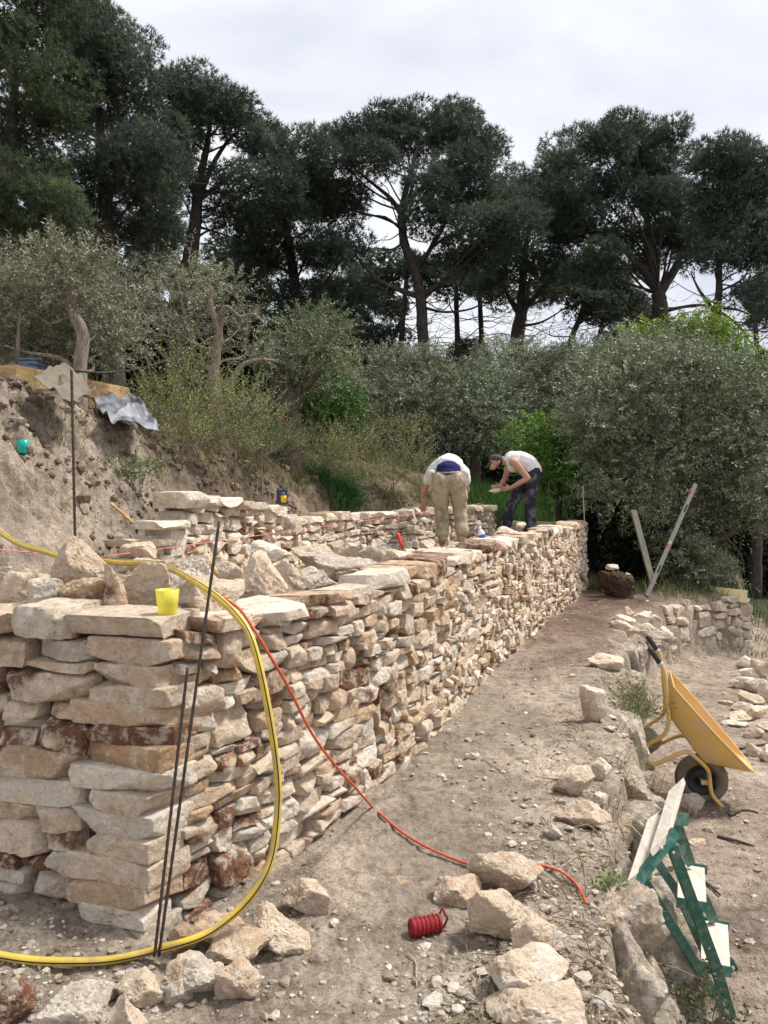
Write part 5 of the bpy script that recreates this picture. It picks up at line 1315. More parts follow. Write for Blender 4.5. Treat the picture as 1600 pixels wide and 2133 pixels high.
# ---- cloths on the bank
def cloth(name, label, cat, quad, seed, m, amp, n=44, fold=(7, 2.2)):
    """quad: four corners, photo pixel and distance; folds, rucks and a lip of thickness"""
    q = [U(*c) for c in quad]; s, t = np.meshgrid(np.linspace(0, 1, n), np.linspace(0, 1, n), indexing='ij')
    s2 = s + .12 * pn(np.stack([s * 1.7, t * 1.7, 0 * s + seed], -1)); t2 = t + .18 * pn(np.stack([s * 2.2, t * 1.5, 0 * s + seed + 7], -1))
    P = (q[0] * ((1 - s2) * (1 - t2))[..., None] + q[1] * (s2 * (1 - t2))[..., None] + q[2] * (s2 * t2)[..., None] + q[3] * ((1 - s2) * t2)[..., None])
    w = .6 * pn(np.stack([s2 * 1.8, t2 * 1.8, 0 * s + seed + 3], -1))
    f = .55 * (.5 + .5 * np.sin((s2 * fold[1] + t2 * fold[0] + w * 1.5) * math.pi)) ** 1.6 + .45 * (.5 + pn(np.stack([s2 * 3 + w, t2 * 3, 0 * s + seed], -1))) + .12 * pn(np.stack([s2 * 8, t2 * 8 + w, 0 * s], -1))
    P[..., 2] = np.maximum(terrain(P[..., 0], P[..., 1], False) + .06, P[..., 2]) + .02 + amp * f
    P[..., 1] -= amp * f * .5
    V = P.reshape(-1, 3); i = np.arange(n - 1)[:, None] * n + np.arange(n - 1)[None]; i = i.ravel()
    F = np.stack([i, i + n, i + n + 1, i + 1], 1)
    c = V.mean(0); o = tag(link(name, mesh(name, V - c, F, m, True), None, c), label, cat)
    md = o.modifiers.new('thick', 'SOLIDIFY'); md.thickness = .008; md.offset = 0
    sb = o.modifiers.new('smooth', 'SUBSURF'); sb.levels = sb.render_levels = 1
    return o
M['khaki_cloth'] = simple('khaki_felt', (.17, .15, .112), .95, var=.15, vscale=20, bmp=.003, dirt=(.12, .10, .075))
M['grey_tarp'] = simple('grey_blue_tarpaulin', (.15, .16, .19), .5, var=.25, vscale=10, bmp=.003, dirt=(.36, .36, .38), dscale=5, damt=.6)
cloth('cloth', 'crumpled khaki cloth lying over the timber bed and the top of the bank', 'cloth', [(70, 802, 6.2), (150, 778, 6.75), (206, 834, 6.5), (140, 846, 5.9)], 3, M['khaki_cloth'], .09, n=64, fold=(3.4, 1.2))
cloth('tarpaulin', 'crumpled grey blue tarpaulin draped over the edge of the bank', 'tarpaulin', [(194, 850, 7.3), (292, 836, 7.9), (326, 908, 7.0), (240, 896, 6.7)], 8, M['grey_tarp'], .11, n=64, fold=(3.6, 1.4))
# ---- red twine spool on the path
c = gnd(886, 1946, .0); ax = unit(np.array([.96, .30, .0])); nn = np.array([-ax[1], ax[0], 0]); up = np.array([0, 0, 1.])
root = thing('twine_spool', 'wound coil of red twine lying on the wet path', 'twine', c)
cc = c + up * .031
t = np.linspace(0, 1, 900); w = t * 21 * 2 * math.pi
rad = .028 + .0025 * np.sin(t * 40)
P = cc + np.outer((t - .5) * .105, ax) + (np.cos(w) * rad)[:, None] * nn + (np.sin(w) * rad)[:, None] * up
pobj('twine', *tube(P, .0036, 6), M['twine'], root)
a = np.arange(20) * 2 * math.pi / 20
ring = lambda s, r: cc + ax * s + np.outer(np.cos(a) * r, nn) + np.outer(np.sin(a) * r, up)
Vc = np.vstack([ring(-.059, .018), ring(-.059, .026), ring(.059, .026), ring(.059, .018)])
pobj('core', Vc, [(i * 20 + j, i * 20 + (j + 1) % 20, (i + 1) % 4 * 20 + (j + 1) % 20, (i + 1) % 4 * 20 + j) for i in range(4) for j in range(20)], M['twine'], root)
pobj('loose_end', *tube(spline([cc + ax * .055 + up * .034, cc + ax * .066 + up * .052, cc + ax * .075 + up * .03, cc + ax * .085 + up * .012, cc + ax * .07 - up * .02], 8), .004, 6), M['twine'], root)
# ---- long spirit level leaning at the end of the path
a, b = U(1347, 1242, 10.9), U(1449, 1008, 11.5)
ax = b - a; n1 = unit(np.cross(ax, [0, 1, 0.])); n2 = unit(np.cross(n1, ax))
root = thing('spirit_level', 'long grey aluminium spirit level leaning against the huge olive tree', 'spirit level', a)
q = boxmesh(a - n1 * .031 - n2 * .015, ax, n1 * .062, n2 * .03, .003); pobj('rail', q[0], q[1], M['alu'], root, False)
for s, nm, m, w, l in ((.20, 'hand_slot_shade', 'dark', .022, .13), (.74, 'hand_slot_shade', 'dark', .022, .13), (.45, 'vial', 'cup_yellow', .035, .05), (.10, 'mark', 'red_plastic', .03, .03), (.43, 'mark', 'red_plastic', .02, .03), (.90, 'mark', 'red_plastic', .02, .05)):  # dark blocks carry the shade of the hand openings as colour
    oo = n1 * (.012 if nm == 'mark' else -.016)
    q = boxmesh(a + ax * s + oo - n2 * .018, unit(ax) * l, n1 * w, n2 * .036, .003); pobj(nm, q[0], q[1], M[m], root, False)
for s in (-.004, 1.0):
    q = boxmesh(a + ax * s - n1 * .033 - n2 * .017, unit(ax) * .012, n1 * .066, n2 * .034, .002); pobj('end_cap', q[0], q[1], M['black_rubber'], root, False)
a, b = U(1362, 1216, 11.75), U(1321, 1062, 11.9); ax = b - a
q = boxmesh(a + np.array([-.045, 0, 0]), ax, (.085, 0, 0), (0, .06, 0), .005)
single('fence_post', q[0], q[1], M['grey_wood'], 'weathered greenish wooden post leaning left of the spirit level', 'post', None, False)
a = U(1480, 1222, 12.1)
q = boxmesh(a, U(1558, 1230, 11.6) - a, U(1478, 1247, 12.08) - a, (.004, .03, 0), .003)
single('board', q[0], q[1], M['cream_board'], 'pale yellow board lying on the old dry stone wall', 'board', None, False)
p = U(1284, 1232, 11.4)
P, F = rock_shape((.50, .46, .56), 6001, 5, 17, rough=2.2); P = P * (1 + .10 * pn(P * 22))[:, None]
mo = tag(link('earth_mound', mesh('earth_mound', P, F, M['clod'], True, np.tile([.10, .068, .05], (len(P), 1))), None, (p[0], p[1], tz(p[0], p[1]) + .10)), 'dark earthy stump of a mound at the far end of the path', 'mound')
rock_px(1266, 1174, 1292, 1187, 11.2, 'white', 'white stone on top of the dark earth mound', None, 6002)
rock_at('rock', 'small pale block lying on the right shoulder of the dark earth mound', None, (p[0] + .17, p[1] + .02, tz(p[0], p[1]) + .31), (.11, .09, .08), .4, 'cream', 6003, 4)
# ---- bottle, red handle, wooden handle in the rubble
p = U(1010, 1136, 7.6); tl = np.array([-.28, .1, 1.0]); R = np.array(Vector((0, 0, 1)).rotation_difference(Vector(tl)).to_matrix())
root = thing('water_bottle', 'white plastic water bottle with a blue label leaning in the rubble', 'bottle', p)
V, F = lathe([(0, 0), (.03, 0), (.034, .008), (.034, .06), (.031, .065), (.034, .07), (.034, .125), (.025, .15), (.013, .165), (.013, .175), (0, .175)], 20); pobj('body', V @ R.T + p, F, M['bottle'], root)
V, F = lathe([(.0345, .075), (.0352, .077), (.0352, .108), (.0345, .11)], 20); pobj('label', V @ R.T + p, F, M['label_blue'], root)
V, F = lathe([(.0155, .172), (.0155, .192), (.012, .194), (0, .194)], 16); pobj('cap', V @ R.T + p, F, M['bottle'], root)
a, b = U(838, 1140, 6.3), U(828, 1110, 6.35)
root = thing('chisel', 'chisel with a red handle stuck in the rubble near the rear wall', 'chisel', a)
P = np.linspace(a, b, 8); pobj('handle', *tube(P, [.012, .016, .017, .016, .016, .017, .017, .012], 10), M['red_plastic'], root)
pobj('blade', *tube(np.linspace(a - (b - a) * .9, a, 4), .008, 8), M['rebar'], root)
a, b = U(452, 1198, 4.25), U(426, 1150, 4.3)
single('tool_handle', *tube(np.linspace(a, b, 6), [.016, .017, .016, .015, .016, .014], 10), M['timber'], 'wooden tool handle sticking out of the rubble behind the tall steel bar', 'handle')
single('stick', *tube(spline([U(232, 1050, 5.5), U(250, 1065, 5.45), U(278, 1090, 5.4)], 6), [.012] * 12 + [.008], 8), M['timber'], 'broken root stick lying on the bare earth bank', 'stick')
for q, lab in ([(848, 1985), (866, 2005), (868, 2055)], 'thin dry stalk on the path below the red twine'), ([(915, 2090), (960, 2097), (1012, 2106)], 'straight green straw lying at the bottom of the path'), ([(1005, 1580), (1050, 1606), (1075, 1604)], 'dry twig on the muddy middle of the path'):
    single('stalk', *tube(spline([gnd(px, py, .006) for px, py in q], 6), .003, 6), M['grey_wood'], lab, 'stalk')
for k, (a_, b_, c_) in enumerate([((1495, 1742), (1530, 1752), (1572, 1764)), ((1520, 1700), (1548, 1690), (1580, 1694)), ((1440, 1830), (1475, 1842), (1500, 1868)), ((1540, 1560), (1570, 1556), (1610, 1548))]):
    def low_(q):
        p_ = UZ(q[0], q[1], -.83); return np.array([p_[0], p_[1], tz(p_[0], p_[1]) + .012])
    single('stick', *tube(spline([low_(a_), low_(b_), low_(c_)], 6), np.linspace(.013, .006, 13), 7), M['olive_bark_dark'], ('dark stick lying on the lower ground right of the upper ladder step', 'short stick on the lower ground below the wheelbarrow nose', 'bent stick on the lower ground between the two ladder steps', 'thin stick by the pale stones at the right edge')[k], 'stick')
# ---- poppies by the gnarled olive
c = U(586, 890, 9.9); root = thing('poppy', 'red poppies flowering left of the gnarled olive trunk', 'flower', c)
for dx, dz in ((-.03, .17), (.03, .2), (.05, .13), (-.01, .12)):
    pobj('stem', *tube(np.array([c, c + np.array([dx * .6, 0, dz * .6]), c + np.array([dx, 0, dz])]), .003, 5), M['olive_bark'], root)
    V, F = ICO[2]; pobj('flower', V * np.array([.02, .02, .013]) + c + np.array([dx, 0, dz]), F, M['red_plastic'], root)

# ------------------------------------------------------------------ wheelbarrow stood up on its wheel and nose
D0 = 6.02
UB = np.array([.955, -.297, 0]); WB = np.array([.297, .955, 0])
O0 = U(1461, 1622, D0)
def bw(cx, cy, w=0.0):
    """photo detail coordinates in the barrow's side plane, w metres across"""
    px, py = 1250 + cx / 4.266, 1250 + cy / 4.266
    r = _ray(px, py); n = WB
    t = ((O0 - np.array([0, 0, EYE])) @ n) / (r @ n)
    return np.array([0, 0, EYE]) + r * t + WB * w
root = thing('wheelbarrow', 'yellow wheelbarrow stood up on its wheel with the handles in the air', 'wheelbarrow', O0)
near = [(425, 372), (470, 430), (508, 485), (540, 530), (560, 600), (572, 700), (582, 850), (596, 960), (590, 1040), (560, 1105), (500, 1150), (430, 1192), (396, 1240), (392, 1300), (425, 1352), (480, 1370), (560, 1345), (650, 1302), (720, 1278), (775, 1282), (835, 1330), (900, 1400), (945, 1465), (962, 1540), (970, 1620), (985, 1690), (1030, 1752), (1078, 1800)]
wn = np.interp(np.arange(len(near)), [0, 5, 10, 20, 23, 27], [-.26, -.25, -.25, -.2, -.09, -.09])
Pn = spline([bw(x_, y_, w_) for (x_, y_), w_ in zip(near, wn)], 4)
# the far tube is the mirror image of the near one about the wheel's plane
Pf = Pn - np.outer(2 * ((Pn - O0) @ WB), WB)
for P in (Pn, Pf):
    f = pobj('frame_tube', *tube(P[10:], .016, 12), M['barrow_yellow'], root)
    V, F = tube(np.vstack([P[0:11]]), .02, 12); pobj('grip', V, F, M['grip'], root)
    V, F = tube(P[9:12], .0215, 12); pobj('grip_collar', V, F, M['clamp'], root)
# cross braces
for k in (50, 84):
    k = min(k, len(Pn) - 1); pobj('cross_brace', *tube(np.linspace(Pn[k], Pf[k], 6), .011, 8), M['barrow_yellow'], root)
# tray: rim outline and floor outline in the side plane, lofted across
rim_s = [(640, 705), (1352, 1500)]; flo_s = [(612, 985), (925, 1405)]
def traypts(inset=0.0, wid=.29):
    A, N_ = bw(*rim_s[0]), bw(*rim_s[1]); B, C_ = bw(*flo_s[0]), bw(*flo_s[1])
    mid = O0
    def pr(p, w): return p - WB * ((p - mid) @ WB) + WB * w
    rim = [pr(A, -wid), pr(A * .55 + N_ * .45, -wid * 1.04), pr(A * .12 + N_ * .88, -wid * .62), pr(N_, -wid * .25)]
    rim = spline(rim, 6); rim2 = np.array([p - WB * 2 * ((p - mid) @ WB) for p in rim])[::-1]
    rimloop = np.vstack([rim, rim2])
    flo = spline([pr(B, -wid * .72), pr(B * .5 + C_ * .5, -wid * .74), pr(C_ * .9 + B * .1, -wid * .6), pr(C_ * .97 + N_ * .03, -wid * .3)], 6)
    flo2 = np.array([p - WB * 2 * ((p - mid) @ WB) for p in flo])[::-1]
    return rimloop, np.vstack([flo, flo2])
rl, fl = traypts()
n = len(rl); cen = fl.mean(0)
rows = [rl + (rl - fl) * .012, rl, rl * .985 + fl * .015] + [rl * (1 - t) + fl * t + (cen - (rl * (1 - t) + fl * t)) * (-.05 * math.sin(math.pi * t)) for t in np.linspace(.1, .9, 7)] + [fl * .97 + rl * .03, fl * .94 + cen * .06, fl * .6 + cen * .4]
V = np.vstack(rows + [cen[None]])
F = [(i * n + j, i * n + (j + 1) % n, (i + 1) * n + (j + 1) % n, (i + 1) * n + j) for i in range(len(rows) - 1) for j in range(n)]
F += [((len(rows) - 1) * n + j, (len(rows) - 1) * n + (j + 1) % n, len(rows) * n) for j in range(n)]
tr = pobj('tray', V, F, M['barrow_yellow'], root)
md = tr.modifiers.new('thick', 'SOLIDIFY'); md.thickness = .004; md.offset = 0
Rl = np.vstack([rl, rl[:1]]); pobj('tray_rim', *tube(Rl, .007, 8, False), M['barrow_yellow'], tr)
# wheel
def ringverts(prof, k=48):
    """prof (r, w) about the wheel axis"""
    a = np.arange(k) * 2 * math.pi / k; V = []
    for r_, w_ in prof: V.append(O0 + WB * w_ + np.outer(np.cos(a) * r_, UB) + np.outer(np.sin(a) * r_, [0, 0, 1.]))
    n_ = len(prof); F = [(i * k + j, i * k + (j + 1) % k, (i + 1) * k + (j + 1) % k, (i + 1) * k + j) for i in range(n_ - 1) for j in range(k)]
    return np.vstack(V), F
wh = link('wheel', None, root)
def wpart(name, prof, m):
    V, F = ringverts(prof); return link(name, mesh(name, V - O0, F, M[m], True), wh)
wpart('tyre', [(.118, -.032), (.128, -.043), (.150, -.050), (.175, -.047), (.190, -.034), (.198, -.012), (.199, .0), (.198, .012), (.190, .034), (.175, .047), (.150, .05), (.128, .043), (.118, .032)], 'tyre')
wpart('rim', [(.0, -.03), (.03, -.032), (.035, -.018), (.085, -.012), (.100, -.03), (.116, -.036), (.119, -.03), (.119, .03), (.100, .03), (.085, .012), (.035, .018), (.03, .032), (0, .032)], 'rim')
V, F = tube(np.linspace(O0 - WB * .115, O0 + WB * .115, 4), .012, 10); link('axle', mesh('axle', V - O0, F, M['barrow_yellow'], True), wh)
for s in (-1, 1):
    q = boxmesh(O0 + WB * (s * .075 - .012) - UB * .012 - np.array([0, 0, .018]), UB * .055, WB * .024, (0, 0, .036), .004); pobj('axle_bracket', q[0], q[1], M['barrow_yellow'], root)

# ------------------------------------------------------------------ green two step ladder tipped against the terrace edge
L_ = lambda cx, cy, d: U(1250 + cx / 4.003, 1600 + cy / 4.003, d)
foot = L_(1110, 2160, 3.50)
lad = thing('step_ladder', 'green steel step ladder with whitened wooden treads tipped against the terrace edge', 'step ladder', foot)
def plank(p0, p1, p2, th, name):
    """p0 near corner, p1 corner across, p2 corner along; thickness th below"""
    p0, p1, p2 = map(np.asarray, (p0, p1, p2)); ax, ay = p1 - p0, p2 - p0; nz = unit(np.cross(ax, ay)) * th
    q = boxmesh(p0, ax, ay, nz, .004); pobj(name, q[0], q[1], M['tread'], lad, False)
def flat(a, b, w, t, name='leg', face=(0, -1, .3)):
    a, b = np.asarray(a, float), np.asarray(b, float); ax = b - a; s = unit(np.cross(ax, face)); n = unit(np.cross(ax, s))
    q = boxmesh(a - s * w / 2 - n * t / 2, ax, s * w, n * t, .002); return pobj(name, q[0], q[1], M['green_steel'], lad, False)
# the two planks of the platform: normal up and to the left
plank(L_(228, 938, 3.14), L_(372, 828, 3.22), L_(398, 425, 3.62), -.028, 'platform_plank')
plank(L_(414, 690, 3.20), L_(560, 548, 3.28), L_(572, 190, 3.70), -.028, 'platform_plank')
# platform bearers
flat(L_(300, 960, 3.18), L_(630, 530, 3.30), .045, .025, 'bearer'); flat(L_(420, 480, 3.62), L_(640, 300, 3.72), .04, .025, 'bearer')
flat(L_(590, 420, 3.5), L_(715, 428, 3.6), .055, .03, 'bearer'); flat(L_(575, 665, 3.4), L_(700, 690, 3.5), .04, .02, 'bearer')
foot2 = L_(1085, 2150, 3.52)
flat(L_(335, 890, 3.20), L_(985, 1930, 3.46), .042, .02); flat(L_(985, 1925, 3.46), foot2, .042, .02, 'leg')
flat(L_(600, 655, 3.30), L_(965, 1650, 3.44), .048, .022); flat(L_(962, 1640, 3.44), foot, .05, .022, 'leg')
flat(L_(462, 760, 3.62), L_(650, 1040, 3.70), .04, .02); flat(L_(640, 1030, 3.70), L_(985, 1800, 3.86), .035, .018)
flat(L_(635, 440, 3.68), L_(755, 800, 3.80), .046, .02); flat(L_(870, 1080, 3.80), L_(950, 1280, 3.86), .046, .02); flat(L_(1075, 1600, 3.86), L_(1175, 1790, 3.9), .04, .02)
# treads with steel end plates
plank(L_(645, 1088, 3.46), L_(890, 1130, 3.46), L_(652, 792, 3.84), -.02, 'tread')
plank(L_(842, 1618, 3.50), L_(1088, 1668, 3.50), L_(846, 1262, 3.88), -.02, 'tread')
for a, b in ((L_(640, 1098, 3.45), L_(895, 1142, 3.45)), (L_(650, 785, 3.85), L_(892, 832, 3.85)), (L_(838, 1628, 3.49), L_(1094, 1682, 3.49)), (L_(845, 1255, 3.89), L_(1075, 1305, 3.89))):
    flat(a - np.array([0, 0, .012]), b - np.array([0, 0, .012]), .045, .012, 'tread_bracket')
for (cx, cy, d) in ((610, 705, 3.29), (715, 1010, 3.35), (905, 1500, 3.41), (950, 1720, 3.43), (512, 665, 3.22)):
    V, F = ICO[2]; pobj('bolt', V * .008 + L_(cx, cy, d), F, M['clamp'], lad)
# ------------------------------------------------------------------ the two workers
def ball(c, r, k=12):
    V, F = ICO[2]; return V * np.asarray(r) + np.asarray(c), [tuple(f) for f in F]
def caps(a, b, ra, rb, k=12):
    a, b = np.asarray(a, float), np.asarray(b, float); d = unit(b - a)
    P = np.vstack([a + (b - a) * t for t in np.linspace(0, 1, 6)]); R = np.linspace(ra, rb, 6)
    return [tube(P, R, k), ball(a, ra), ball(b, rb)]
def chain(pts, k=12):
    out = []
    for (a, ra), (b, rb) in zip(pts[:-1], pts[1:]): out += caps(a, b, ra, rb, k)
    return out
def meld(name, parts, m, parent, vox=.012, smooth=4, fold=0.0, fs=9, cutz=None, tintf=None):
    """one continuous skin over overlapping limbs"""
    V, F = merge(parts); me = mesh('tmp', V, F)
    o = bpy.data.objects.new('tmp', me); C.objects.link(o)
    md = o.modifiers.new('r', 'REMESH'); md.mode = 'VOXEL'; md.voxel_size = vox
    sm = o.modifiers.new('s', 'SMOOTH'); sm.factor = .5; sm.iterations = smooth
    dg = bpy.context.evaluated_depsgraph_get(); ev = o.evaluated_get(dg); e = ev.to_mesh()
    n = len(e.vertices); P = np.empty(n * 3, np.float32); e.vertices.foreach_get('co', P); P = P.reshape(-1, 3).astype(float)
    N = np.empty(n * 3, np.float32); e.vertices.foreach_get('normal', N); N = N.reshape(-1, 3)
    Fs = [tuple(p.vertices) for p in e.polygons]
    ev.to_mesh_clear(); bpy.data.objects.remove(o); bpy.data.meshes.remove(me)
    if fold: P = P + N * (fold * fbm(P * np.array([fs, fs, fs * .6]) + len(parts), 3, .6))[:, None]
    t = tintf(P) if tintf else None
    return pobj(name, P, Fs, m, parent, True, t)
def fingers(wrist, palm_dir, side_dir, nrm, s=1.0, curl=.6):
    """palm, four bent fingers and a thumb"""
    p, q, n = unit(np.asarray(palm_dir, float)), unit(np.asarray(side_dir, float)), unit(np.asarray(nrm, float))
    w = np.asarray(wrist, float); out = []
    k = w + p * .085 * s
    out += caps(w + p * .02 * s - q * .018 * s, k - q * .022 * s, .017 * s, .015 * s) + caps(w + p * .02 * s + q * .018 * s, k + q * .026 * s, .017 * s, .014 * s) + caps(w + p * .03 * s, k, .018 * s, .015 * s)
    for i, (o, l) in enumerate(((-.030, .068), (-.010, .078), (.011, .073), (.030, .058))):
        a = k + q * o * s; l *= s; d1 = unit(p + n * curl * .4); d2 = unit(p + n * curl * 1.3); d3 = unit(p * .6 + n * curl * 1.8)
        b = a + d1 * l * .45; c = b + d2 * l * .32; e = c + d3 * l * .25
        out += chain([(a, .0095 * s), (b, .0088 * s), (c, .008 * s), (e, .007 * s)], 8)
    a = w + p * .03 * s - q * .032 * s; b = a + unit(p * .7 - q * .7 + n * .3) * .038 * s; c = b + unit(p - q * .2 + n * .6) * .032 * s
    out += chain([(a, .013 * s), (b, .0105 * s), (c, .009 * s)], 8)
    return out
def cloth_tint(base, dirt, lowz, seed, hi=.5):
    def f(P):
        w = sst(.0, .35, fbm(P * 7 + seed, 4) + .25 * sst(lowz, lowz - .5, P[:, 2]) - .1)[:, None] * hi
        return np.array(base) + (np.array(dirt) - np.array(base)) * w
    return f
def skin_mat():
    m, ns, ls, b = new_mat('skin'); v = coords(ns, ls)
    ls.new(ramp(ns, ls, noise(ns, ls, v, 9, 4), [(.35, (.42, .215, .145)), (.65, (.54, .305, .215))]), b.inputs['Base Color'])
    b.inputs['Roughness'].default_value = .55; b.inputs['Subsurface Weight'].default_value = .08; b.inputs['Subsurface Radius'].default_value = (.02, .008, .005); return m
M['skin'] = skin_mat()
def cloth_mat(name, sc=160):
    m, ns, ls, b = new_mat(name); v = coords(ns, ls)
    at = ns.new('ShaderNodeAttribute'); at.attribute_name = 'tint'
    ls.new(mixc(ns, ls, 1.0, at.outputs['Color'], ramp(ns, ls, noise(ns, ls, v, 30, 5, .65), [(.3, G3(.78)), (.7, G3(1.15))]), 'MULTIPLY'), b.inputs['Base Color'])
    b.inputs['Roughness'].default_value = .92; b.inputs['Specular IOR Level'].default_value = .15
    bump(ns, ls, b, noise(ns, ls, v, 26, 5, .6, .6), .012); return m
M['fabric'] = cloth_mat('worn_fabric')

# --- worker bending over the rear wall, seen from behind
D1 = 10.3
Q = lambda px, py, dy=0.0: U(px, py, D1 + dy)
c = Q(940, 1130); c[2] = min(c[2], tz(c[0], c[1]) + .04)
w1 = thing('person', 'person in khaki trousers bent over at the rear wall with the back to us', 'person', c)
pel = Q(934, 992, .04); ch = Q(934, 966, .34); nk = Q(938, 985, .60); hd = Q(946, 1008, .74)
shL, elL, wrL = Q(899, 984, .38), Q(883, 1024, .46), Q(882, 1050, .56)
shR, elR, wrR = Q(965, 984, .40), Q(972, 1022, .56), Q(955, 1046, .66)
hpL, knL, anL, toL = Q(918, 1002), Q(919, 1062, .10), Q(924, 1116, .0), Q(921, 1128, .20)
hpR, knR, anR, toR = Q(953, 1002), Q(957, 1058, .12), Q(961, 1118, .02), Q(965, 1130, .22)
dn = np.array([0, 0, -1.])
body = chain([(pel, .13), (ch + np.array([0, 0, -.02]), .115), (nk, .065), (hd, .075)]) + [ball(hd, (.075, .095, .10)), ball(Q(918, 998), .11), ball(Q(953, 998), .11)]
for h, k, a, t in ((hpL, knL, anL, toL), (hpR, knR, anR, toR)): body += chain([(h, .085), (k, .058), (a, .042), (t, .04)])
for s, e, w_, sd in ((shL, elL, wrL, 1), (shR, elR, wrR, -1)):
    body += chain([(ch, .10), (s, .062), (e, .046), (w_, .032)]) + fingers(w_, (w_ - e) + np.array([0, .1, -.1]), np.array([1, .2, 0]) * sd, np.array([.2 * sd, .8, -.3]), 1.05)
meld('body', body, M['skin'], w1, .0085, 3)
meld('hair', [ball(hd + np.array([0, .01, .01]), (.088, .105, .105))], M['dark'], w1, .012, 2)
tr = [ball(Q(919, 1001, .0), (.125, .135, .13)), ball(Q(952, 1001, .0), (.125, .135, .13)), ball(Q(935, 995, .02), (.175, .13, .095))]
tr += chain([(Q(919, 1006), .122), (Q(918, 1034, .03), .112), (Q(919, 1062, .09), .098), (Q(922, 1090, .05), .092), (Q(923, 1106, .01), .09), (Q(923, 1111, .0), .088)])
tr += chain([(Q(953, 1006), .122), (Q(955, 1034, .04), .11), (Q(958, 1060, .10), .098), (Q(961, 1088, .06), .092), (Q(962, 1100, .02), .09), (Q(963, 1106, .01), .088)])
tr += [ball(Q(905, 1036, .02), (.045, .07, .09)), ball(Q(969, 1032, .02), (.045, .07, .09))]
meld('trousers', tr, M['fabric'], w1, .011, 2, .022, 10, None, cloth_tint((.42, .355, .25), (.19, .15, .10), 1.35, 3, .8))
wb = [ball(Q(935, 985, .02), (.168, .135, .04))]; meld('waistband', wb, M['fabric'], w1, .011, 3, .004, 9, None, lambda P: np.tile([.36, .315, .225], (len(P), 1)))
un = [ball(Q(934, 978, .08), (.172, .16, .125)), ball(Q(934, 985, .02), (.155, .13, .08))]
meld('undershorts', un, M['fabric'], w1, .012, 3, .005, 9, None, lambda P: np.tile([.022, .022, .10], (len(P), 1)))
sh = [ball(Q(934, 970, .34), (.19, .17, .17)), ball(Q(936, 969, .42), (.205, .17, .165)), ball(nk + np.array([0, -.06, .02]), (.12, .1, .09))]
sh += chain([(ch + np.array([-.06, 0, 0]), .12), (shL + np.array([.02, 0, .02]), .088), (Q(892, 1000, .41), .078)]) + chain([(ch + np.array([.06, 0, 0]), .12), (shR, .088), (Q(970, 1002, .46), .078)])
sh += chain([(Q(899, 985, .18), .05), (Q(898, 993, .30), .07)]) + chain([(Q(969, 985, .18), .045), (Q(970, 996, .32), .07)])
meld('shirt', sh, M['fabric'], w1, .011, 4, .018, 8, None, lambda P: np.tile([.74, .74, .75], (len(P), 1)))
for a, t in ((anL, toL), (anR, toR)):
    meld('boot', chain([(a + np.array([0, .0, .07]), .062), (a + np.array([0, .0, -.01]), .060), (t, .052)]) + caps(a + np.array([0, -.03, -.03]), t + dn * .01, .055, .05), M['fabric'], w1, .010, 3, .006, 12, None, lambda P: np.tile([.42, .31, .20], (len(P), 1)))

# --- worker in the white vest looking down at the stone in both hands, side on
D2 = 12.3
Q = lambda px, py, dy=0.0: U(px, py, D2 + dy)
c = Q(1090, 1103); w2 = thing('person', 'person in white vest, dark jeans and grey cap bent over a stone in both hands', 'person', c)
pel = Q(1108, 985); ch = Q(1082, 962, .0); nk = Q(1050, 958); hd = Q(1033, 962)
shN, elN, wrN = Q(1072, 964, -.18), Q(1100, 996, -.22), Q(1064, 1016, -.12)
shF, elF, wrF = Q(1062, 970, .18), Q(1052, 998, .20), Q(1042, 1013, .12)
hpN, knN, anN, toN = Q(1107, 996, -.09), Q(1104, 1046, -.12), Q(1108, 1096, -.10), Q(1094, 1101, -.13)
hpF, knF, anF, toF = Q(1094, 996, .09), Q(1068, 1046, .12), Q(1056, 1092, .12), Q(1042, 1098, .12)
body = chain([(pel, .135), (Q(1098, 968), .14), (ch, .145), (Q(1066, 958), .12), (nk, .06), (hd + np.array([.03, 0, 0]), .065)])
body += [ball(hd + np.array([-.01, 0, .02]), (.10, .078, .10)), ball(Q(1027, 970), (.06, .058, .07))]
body += caps(Q(1022, 967), Q(1019.5, 969), .016, .013) + caps(Q(1024, 975), Q(1022, 976), .022, .018) + [ball(Q(1040, 962, -.078), (.022, .012, .034)), ball(Q(1040, 962, .078), (.022, .012, .034))]
body += [ball(Q(1020.5, 963.5, -.03), (.012, .012, .01)), ball(Q(1020.5, 963.5, .03), (.012, .012, .01)), ball(Q(1022, 972.5), (.02, .026, .008))]
for h, k, a, t in ((hpN, knN, anN, toN), (hpF, knF, anF, toF)): body += chain([(h, .09), (k, .058), (a, .042), (t, .04)])
for s, e, w_, sd in ((shN, elN, wrN, 1), (shF, elF, wrF, -1)):
    body += chain([(Q(1070, 960, 0), .10), (s, .072), ((s + e) / 2, .058), (e, .046), ((e + w_) / 2, .044), (w_, .03)]) + fingers(w_, np.array([-.9, .25 * sd, -.15]), np.array([.1, 0, -1.]) * 1, np.array([-.2, .9 * sd, .25]), 1.05)
meld('body', body, M['skin'], w2, .0085, 3)
meld('hair', [ball(hd + np.array([.06, 0, .01]), (.062, .080, .075))], M['dark'], w2, .012, 2)
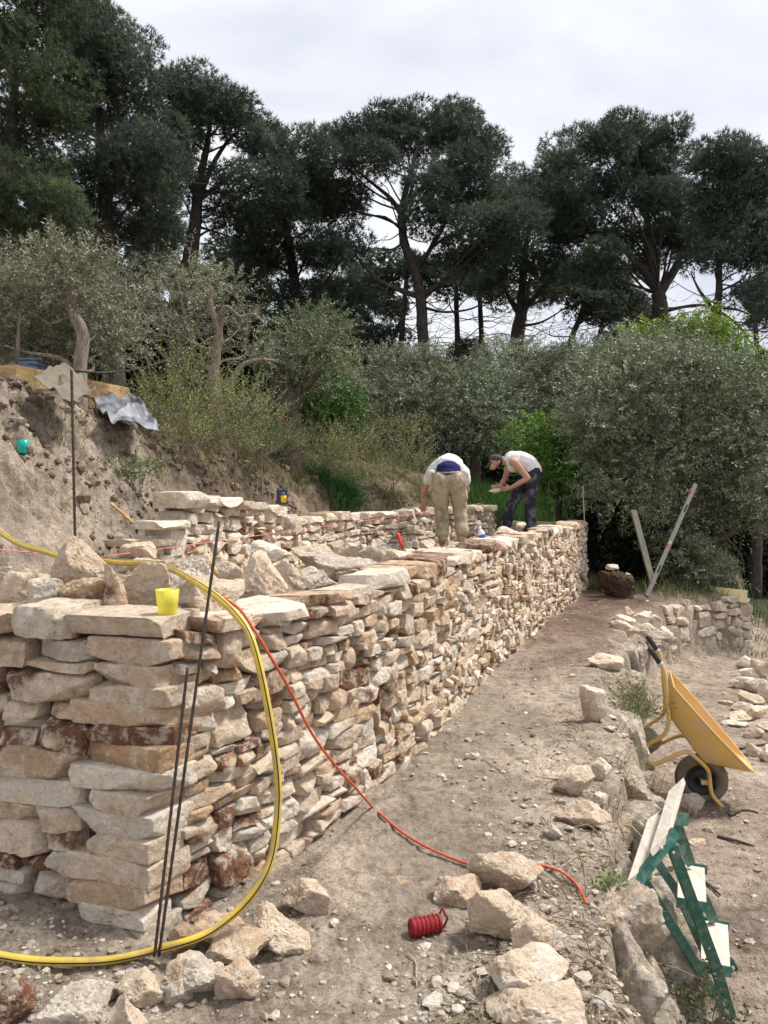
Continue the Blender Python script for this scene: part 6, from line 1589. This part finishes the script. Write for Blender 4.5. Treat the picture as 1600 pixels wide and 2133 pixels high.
vs = chain([(Q(1110, 980), .148), (Q(1099, 967), .158), (Q(1084, 960), .160), (Q(1068, 957), .138)]) + caps(Q(1062, 953, -.085), Q(1054, 958, -.075), .04, .03) + caps(Q(1062, 953, .085), Q(1054, 958, .075), .04, .03) + [ball(Q(1068, 973), (.09, .13, .09)), ball(Q(1116, 976), (.08, .14, .09))]
meld('vest', vs, M['fabric'], w2, .011, 3, .016, 8, None, lambda P: np.tile([.76, .76, .78], (len(P), 1)))
jn = [ball(Q(1112, 984), (.13, .165, .14)), ball(Q(1106, 992), (.13, .165, .13))]
jn += chain([(Q(1109, 996, -.08), .12), (Q(1108, 1022, -.10), .105), (Q(1104, 1046, -.12), .092), (Q(1105, 1072, -.11), .085), (Q(1107, 1096, -.10), .082)])
jn += chain([(Q(1096, 996, .08), .12), (Q(1082, 1022, .10), .105), (Q(1068, 1046, .12), .092), (Q(1061, 1070, .12), .085), (Q(1056, 1091, .12), .082)])
meld('jeans', jn, M['fabric'], w2, .011, 2, .024, 7, None, cloth_tint((.030, .034, .052), (.22, .22, .24), 1.9, 9, .6))
for a, t in ((anN, toN), (anF, toF)):
    meld('boot', chain([(a + np.array([0, 0, .02]), .058), (a + dn * .02, .056), (t, .048)]), M['fabric'], w2, .010, 3, .004, 12, None, lambda P: np.tile([.05, .045, .045], (len(P), 1)))
cp_ = [ball(hd + np.array([-.005, 0, .055]), (.112, .094, .075)), ball(hd + np.array([.03, 0, .04]), (.095, .09, .075))]
cp_ += caps(Q(1022, 964, -.03), Q(1013, 974, -.02), .03, .016) + caps(Q(1022, 964, .03), Q(1013, 974, .02), .03, .016) + caps(Q(1022, 963, .0), Q(1012.5, 974, .0), .03, .014)
meld('cap', cp_, M['fabric'], w2, .009, 3, .003, 10, None, lambda P: np.tile([.075, .078, .082], (len(P), 1)))
p = Q(1034, 1022)
rock_at('held_stone', 'flat white stone held in both hands of the worker in the vest', None, p, (.24, .22, .07), .1, 'white', 7001, 4, (.0, -.12))
